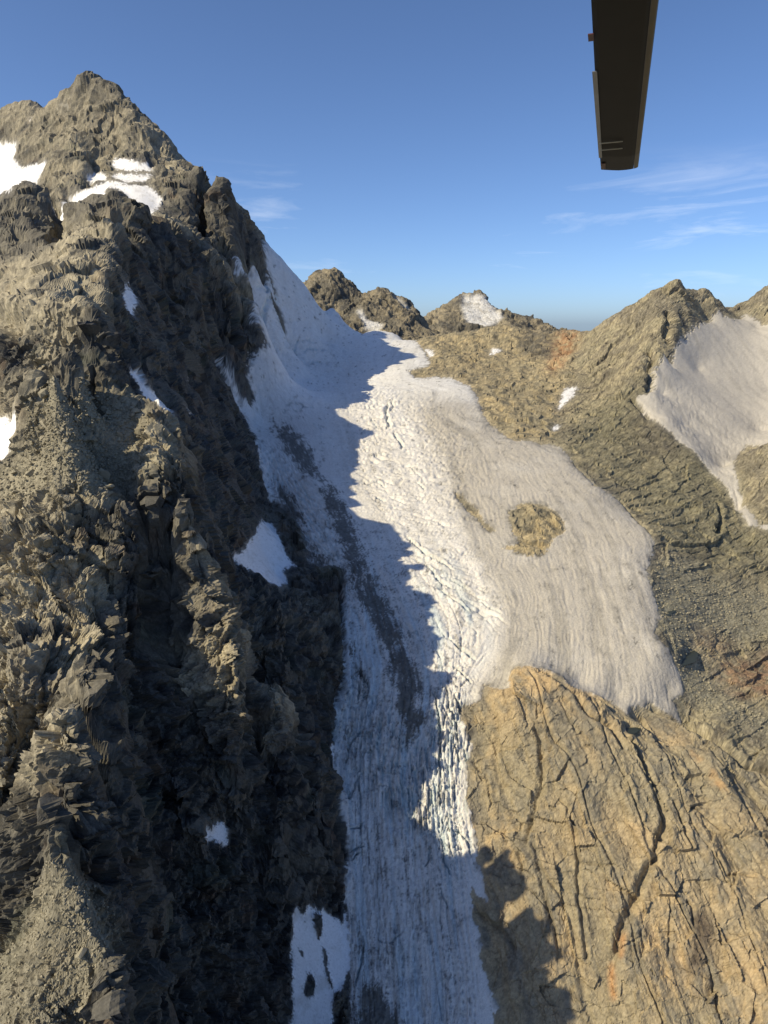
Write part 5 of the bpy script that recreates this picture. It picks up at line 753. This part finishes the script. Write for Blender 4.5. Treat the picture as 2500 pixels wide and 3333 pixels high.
nrng_ = np.random.default_rng(77)
def far_peak(name, data, snows, a0, a1, y0, y1, na, ny, label, seed):
    s = Surface(data); A_, Y_ = np.meshgrid(np.linspace(a0, a1, na), np.linspace(y0, y1, ny)); X_ = A_ * Y_; Z_ = s(X_, Y_)
    nn = grid_normals(X_, Y_, Z_).reshape(-1, 3).astype('f4'); p = np.stack([X_, Y_, Z_], -1).reshape(-1, 3).astype('f4')
    xx = flat(X_) + 6 * noise(p, 1 / 30., seed); yy = flat(Y_) + 12 * noise(p, 1 / 30., seed + 2)
    sn = np.zeros(len(p), bool)
    for q in snows: sn |= inside(q, xx, yy)
    sw = flat(blur(sn.reshape(X_.shape), 2))
    w3 = 25 * np.stack([noise(p, 1 / 120., seed + 3), noise(p, 1 / 120., seed + 4), noise(p, 1 / 120., seed + 5)], -1)
    pv_ = (p + w3) * np.array([1, 1, .35], 'f4')
    fa, ea, _ = facets(pv_, 1 / 55., seed); fb, eb, cb = facets(p + w3, 1 / 19., seed + 1); fc, ec, cc = facets(p, 1 / 9., seed + 2)
    dd = (16 * (fbm(pv_, 1 / 170., 4, .5, seed, ridged=True) - .55) + 8 * fa + 3.2 * fb + 1.4 * fc + 4 * fbm(p, 1 / 60., 5, .55, seed + 7)) * (1 - .9 * sw) + 5 * sw
    p2 = p + nn * dd[:, None].astype('f4')
    a = fbm(p, 1 / 90., 4, .55, seed + 8); b = fbm(p, 1 / 25., 4, .6, seed + 9)
    c_ = mixc_(mixc_(C(.15, .14, .115)[None], C(.29, .25, .175)[None], .5 + .8 * a), C(.085, .082, .075)[None], sstep(.0, .6, b)) * (1 + .15 * np.clip(nrng_.normal(size=(len(p), 1)), -2, 2))
    c_ = mixc_(c_, mixc_(C(.70, .69, .66)[None], C(.50, .48, .44)[None], sstep(0, .7, b)), sw)
    i_ = np.arange(na * ny).reshape(ny, na); q_ = np.stack([i_[:-1, :-1], i_[:-1, 1:], i_[1:, 1:], i_[1:, :-1]], -1).reshape(-1, 4)
    return link(name, mesh_from(name, p2, q_, c_, MAT['far']), kind=S, label=label, category='mountain')
far_peak('mountain_far', FAR_A, [FAR_SNOW_A1, FAR_SNOW_A2], -.20, .16, 2020, 2800, 380, 240, 'grey double humped mountain beyond the upper glacier', 3.)
far_peak('mountain_far', FAR_B, [FAR_SNOW_B], -.02, .42, 2620, 3500, 400, 220, 'distant mountain with a small bright summit glacier', 17.)
# outer land
rr = np.concatenate([np.linspace(0, 4000, 30), np.geomspace(4400, 60000, 30)]); th = np.linspace(0, 2 * math.pi, 97)[:-1]
RR_, TT_ = np.meshgrid(rr, th); p = np.stack([RR_ * np.sin(TT_), RR_ * np.cos(TT_), np.full(RR_.shape, -520.)], -1).reshape(-1, 3)
p[:, 2] += 60 * fbm(p.astype('f4'), 1 / 2500., 3, .5, 5.) - np.clip(p[:, 0] ** 2 + p[:, 1] ** 2, 0, 3.6e9) / 1.3e7
nr_ = len(rr); i_ = np.arange(len(p)).reshape(len(th), nr_); i_ = np.concatenate([i_, i_[:1]], 0)
q_ = np.stack([i_[:-1, :-1], i_[:-1, 1:], i_[1:, 1:], i_[1:, :-1]], -1).reshape(-1, 4)
gc = np.tile(C(.12, .12, .09), (len(p), 1))
link('ground', mesh_from('ground', p, q_, gc, MAT['far']), kind=S, label='low valley land around and beyond the mountains', category='ground')
print('pieces', round(time.time() - T0, 1))

# ------------------------------------------------------------------ rubble: boulders one by one, the rest as stuff
rnd = random.Random(5); nrng = np.random.default_rng(5)
def stone_mesh(k):
    bm = bmesh.new()
    for _ in range(15):
        v = Vector((rnd.gauss(0, 1), rnd.gauss(0, 1), rnd.gauss(0, 1))).normalized() * rnd.uniform(.75, 1)
        bm.verts.new((v.x * .62, v.y * .5, v.z * .42))
    r = bmesh.ops.convex_hull(bm, input=bm.verts[:]); 
    bmesh.ops.delete(bm, geom=[v for v in bm.verts if not v.link_faces], context='VERTS')
    me = bpy.data.meshes.new('boulder'); bm.to_mesh(me); bm.free(); me.materials.append(MAT['stone']); return me
STONES = [stone_mesh(k) for k in range(10)]
fine_x = np.abs(acol) <= .72
def spots(region, n, extra=None):
    m = mask(region) & np.tile(fine_x, NR)
    cand = np.where(m)[0]
    # equal chance per ground area
    u_ = spacing[cand] ** 2
    return nrng.choice(cand, n, replace=False, p=u_ / u_.sum())
def boulders(region, n, smin, smax, label, group):
    for i in spots(region, n):
        s = smin + (smax - smin) * rnd.random() ** 3.0
        o = link('boulder', STONES[rnd.randrange(10)], label=label, category='boulder', group=group)
        o.location = Vector(pos2[i]) + Vector(nrm[i]) * s * .18
        o.rotation_euler = (rnd.uniform(-.5, .5), rnd.uniform(-.5, .5), rnd.uniform(0, 6.3)); k = s * 1.5; o.scale = (k, k * rnd.uniform(.8, 1.1), k * rnd.uniform(.8, 1.3))
boulders('rubble1', 170, 1.4, 5.2, 'pale angular boulder lying in the sunlit rubble on the left shoulder', 'boulders on the left shoulder')
boulders('rubble2', 120, .8, 2.6, 'pale angular boulder lying on the rubble spur at the lower left', 'boulders on the lower left spur')
BIG = np.array(BIG_STONES).reshape(-1, 2)
for (bx, by), s_, k_, lb in zip(BIG, (6.0, 3.4, 2.6, 2.4, 4.2), (0, 1, 2, 3, 4),
        ('largest pale block in the middle of the rubble on the left shoulder', 'big block on the left edge of the lower left rubble spur',
         'upper of two big blocks near the right edge of the lower left spur', 'lower of two big blocks near the right edge of the lower left spur', 'squat block near the top of the left shoulder rubble')):
    i_ = int(np.argmin((x - bx) ** 2 + (y - by) ** 2)); o = link('boulder', STONES[k_], label=lb, category='boulder')
    o.location = Vector(pos2[i_]) + Vector(nrm[i_]) * s_ * .2; o.rotation_euler = (.3, -.2, 1.1 * k_); o.scale = (s_, s_ * .9, s_ * 1.1)
def scatter(name, region, n, smin, smax, label):
    Vs, Fs, off = [], [], 0
    base = []
    for me in STONES:
        v = np.empty(len(me.vertices) * 3, 'f4'); me.vertices.foreach_get('co', v)
        base.append((v.reshape(-1, 3), np.array([tuple(p.vertices) for p in me.polygons if len(p.vertices) == 3])))
    for i in spots(region, n):
        v, f = base[rnd.randrange(10)]; a = rnd.uniform(0, 6.3); s = (smin + (smax - smin) * rnd.random() ** 2.2) * 1.4
        R = np.array([[math.cos(a), -math.sin(a), 0], [math.sin(a), math.cos(a), 0], [0, 0, 1]])
        Vs.append(v @ R.T * s + pos2[i] + nrm[i] * s * .15); Fs.append(f + off); off += len(v)
    me = mesh_from(name, np.concatenate(Vs), np.concatenate(Fs), None, MAT['stone'], False)
    link(name, me, kind='stuff', label=label, category='rubble')
scatter('rubble', 'rubble1', 3800, .5, 1.6, 'small loose stones between the boulders on the left shoulder')
scatter('rubble', 'rubble2', 3800, .25, .9, 'small loose stones covering the lower left spur')
scatter('scree', 'scree', 2200, .5, 1.5, 'grey scree between the ice and the olive ridge')

# ------------------------------------------------------------------ helicopter rotor blade overhead, at rest
def simple(name, c, rough=.5, metal=0.0, bump=.0):
    m = bpy.data.materials.new(name); m.use_nodes = True; t = m.node_tree; b = t.nodes['Principled BSDF']
    n = t.nodes.new('ShaderNodeTexNoise'); n.inputs['Scale'].default_value = 6; n.inputs['Detail'].default_value = 6
    tcn = t.nodes.new('ShaderNodeTexCoord'); t.links.new(tcn.outputs['Object'], n.inputs['Vector'])
    r = t.nodes.new('ShaderNodeValToRGB'); r.color_ramp.elements[0].color = (*[q * .75 for q in c], 1); r.color_ramp.elements[1].color = (*[min(1, q * 1.25) for q in c], 1)
    r.color_ramp.elements[0].position = .3; r.color_ramp.elements[1].position = .7
    t.links.new(n.outputs[0], r.inputs[0]); t.links.new(r.outputs[0], b.inputs['Base Color']); b.inputs['Roughness'].default_value = rough; b.inputs['Metallic'].default_value = metal
    return m
BL = {'black': simple('blade_black', (.010, .0075, .0055), .75), 'olive': simple('blade_leading_edge', (.075, .055, .022), .5), 'grey': simple('reflection_grey', (.16, .18, .22), .4, .3),
      'red': simple('blade_red', (.08, .012, .01), .5), 'line': simple('blade_line', (.45, .42, .36), .5)}
root = bpy.data.objects.new('rotor_blade', None); col.objects.link(root)
root['label'] = 'dark helicopter rotor blade with an olive edge hanging into the top right sky'; root['category'] = 'rotor blade'
HUB = Vector((-.06, 0.0, 1.32)); root.location = HUB
SPAN = Vector((.2985, .9544, 0)); CHORD = Vector((.9544, -.2985, 0)); R_TIP = 6.50
def on_blade(r, c, t):
    """Point r metres from the hub, c metres across the chord (0 = middle, + = leading edge), t metres up."""
    return SPAN * r + CHORD * c + Vector((0, 0, t - .018 * r + .02 * c))
def chord_at(r): return .235 + .010 * (r - 1.0)
def airfoil(c0, c1, thick, n=9):
    """Closed section between chord fractions c0..c1 (0 trailing, 1 leading)."""
    up, dn = [], []
    for k in range(n + 1):
        f = c0 + (c1 - c0) * k / n; g = 1 - f
        h = thick * 5 * (.2969 * math.sqrt(max(g, 0)) - .126 * g - .3516 * g * g + .2843 * g ** 3 - .1015 * g ** 4)
        up.append((f, h)); dn.append((f, -h * .8))
    return up + dn[::-1]
def loft(name, mat, r0, r1, c0, c1, thick, grow=0.0, steps=12, rounded=False):
    bm = bmesh.new(); rings = []
    for k in range(steps + 1):
        r = r0 + (r1 - r0) * k / steps; ch = chord_at(r); sec = airfoil(c0, c1, thick)
        q = 0.0
        if rounded and k >= steps - 2: q = (.02, .06, .14)[k - steps + 2]
        rings.append([bm.verts.new(on_blade(r - q * .25 * abs(f - .5), (f - .5) * ch * (1 - q * .4), h * ch * (1 + grow))) for f, h in sec])
    for a, b in zip(rings, rings[1:]):
        m = len(a)
        for k in range(m):
            try: bm.faces.new((a[k], a[(k + 1) % m], b[(k + 1) % m], b[k]))
            except ValueError: pass
    for e in (rings[0], rings[-1]):
        try: bm.faces.new(e)
        except ValueError: pass
    bmesh.ops.recalc_face_normals(bm, faces=bm.faces[:])
    me = bpy.data.meshes.new(name); bm.to_mesh(me); bm.free(); me.materials.append(BL[mat]); me.polygons.foreach_set('use_smooth', [True] * len(me.polygons))
    return link(name, me, root)
loft('blade_skin', 'black', .55, R_TIP, .0, .90, .13, rounded=True)
loft('leading_edge', 'olive', .55, R_TIP - .02, .885, 1.0, .13, .06)
def plate(name, mat, r0, r1, c0, c1, t):
    bm = bmesh.new(); vv = []
    for zz in (t, t - .004):
        for (r, c) in ((r0, c0), (r1, c0), (r1, c1), (r0, c1)): vv.append(bm.verts.new(on_blade(r, c, zz)))
    for f in ((0, 1, 2, 3), (7, 6, 5, 4), (0, 4, 5, 1), (1, 5, 6, 2), (2, 6, 7, 3), (3, 7, 4, 0)): bm.faces.new([vv[k] for k in f])
    bmesh.ops.recalc_face_normals(bm, faces=bm.faces[:])
    me = bpy.data.meshes.new(name); bm.to_mesh(me); bm.free(); me.materials.append(BL[mat]); return link(name, me, root)
plate('reflection_strip', 'grey', 4.2, 6.05, -.146, -.122, -.003)  # added bluish strip imitates a reflection along the blade's trailing side
plate('strip_cap', 'red', 3.72, 3.80, -.152, -.128, -.003)
plate('tip_marking', 'red', 6.22, 6.40, -.132, -.100, -.010)
plate('stripe', 'line', 5.55, 5.563, -.13, .02, -.022)
plate('stripe', 'line', 5.74, 5.753, -.13, .02, -.022)
print('done', round(time.time() - T0, 1))
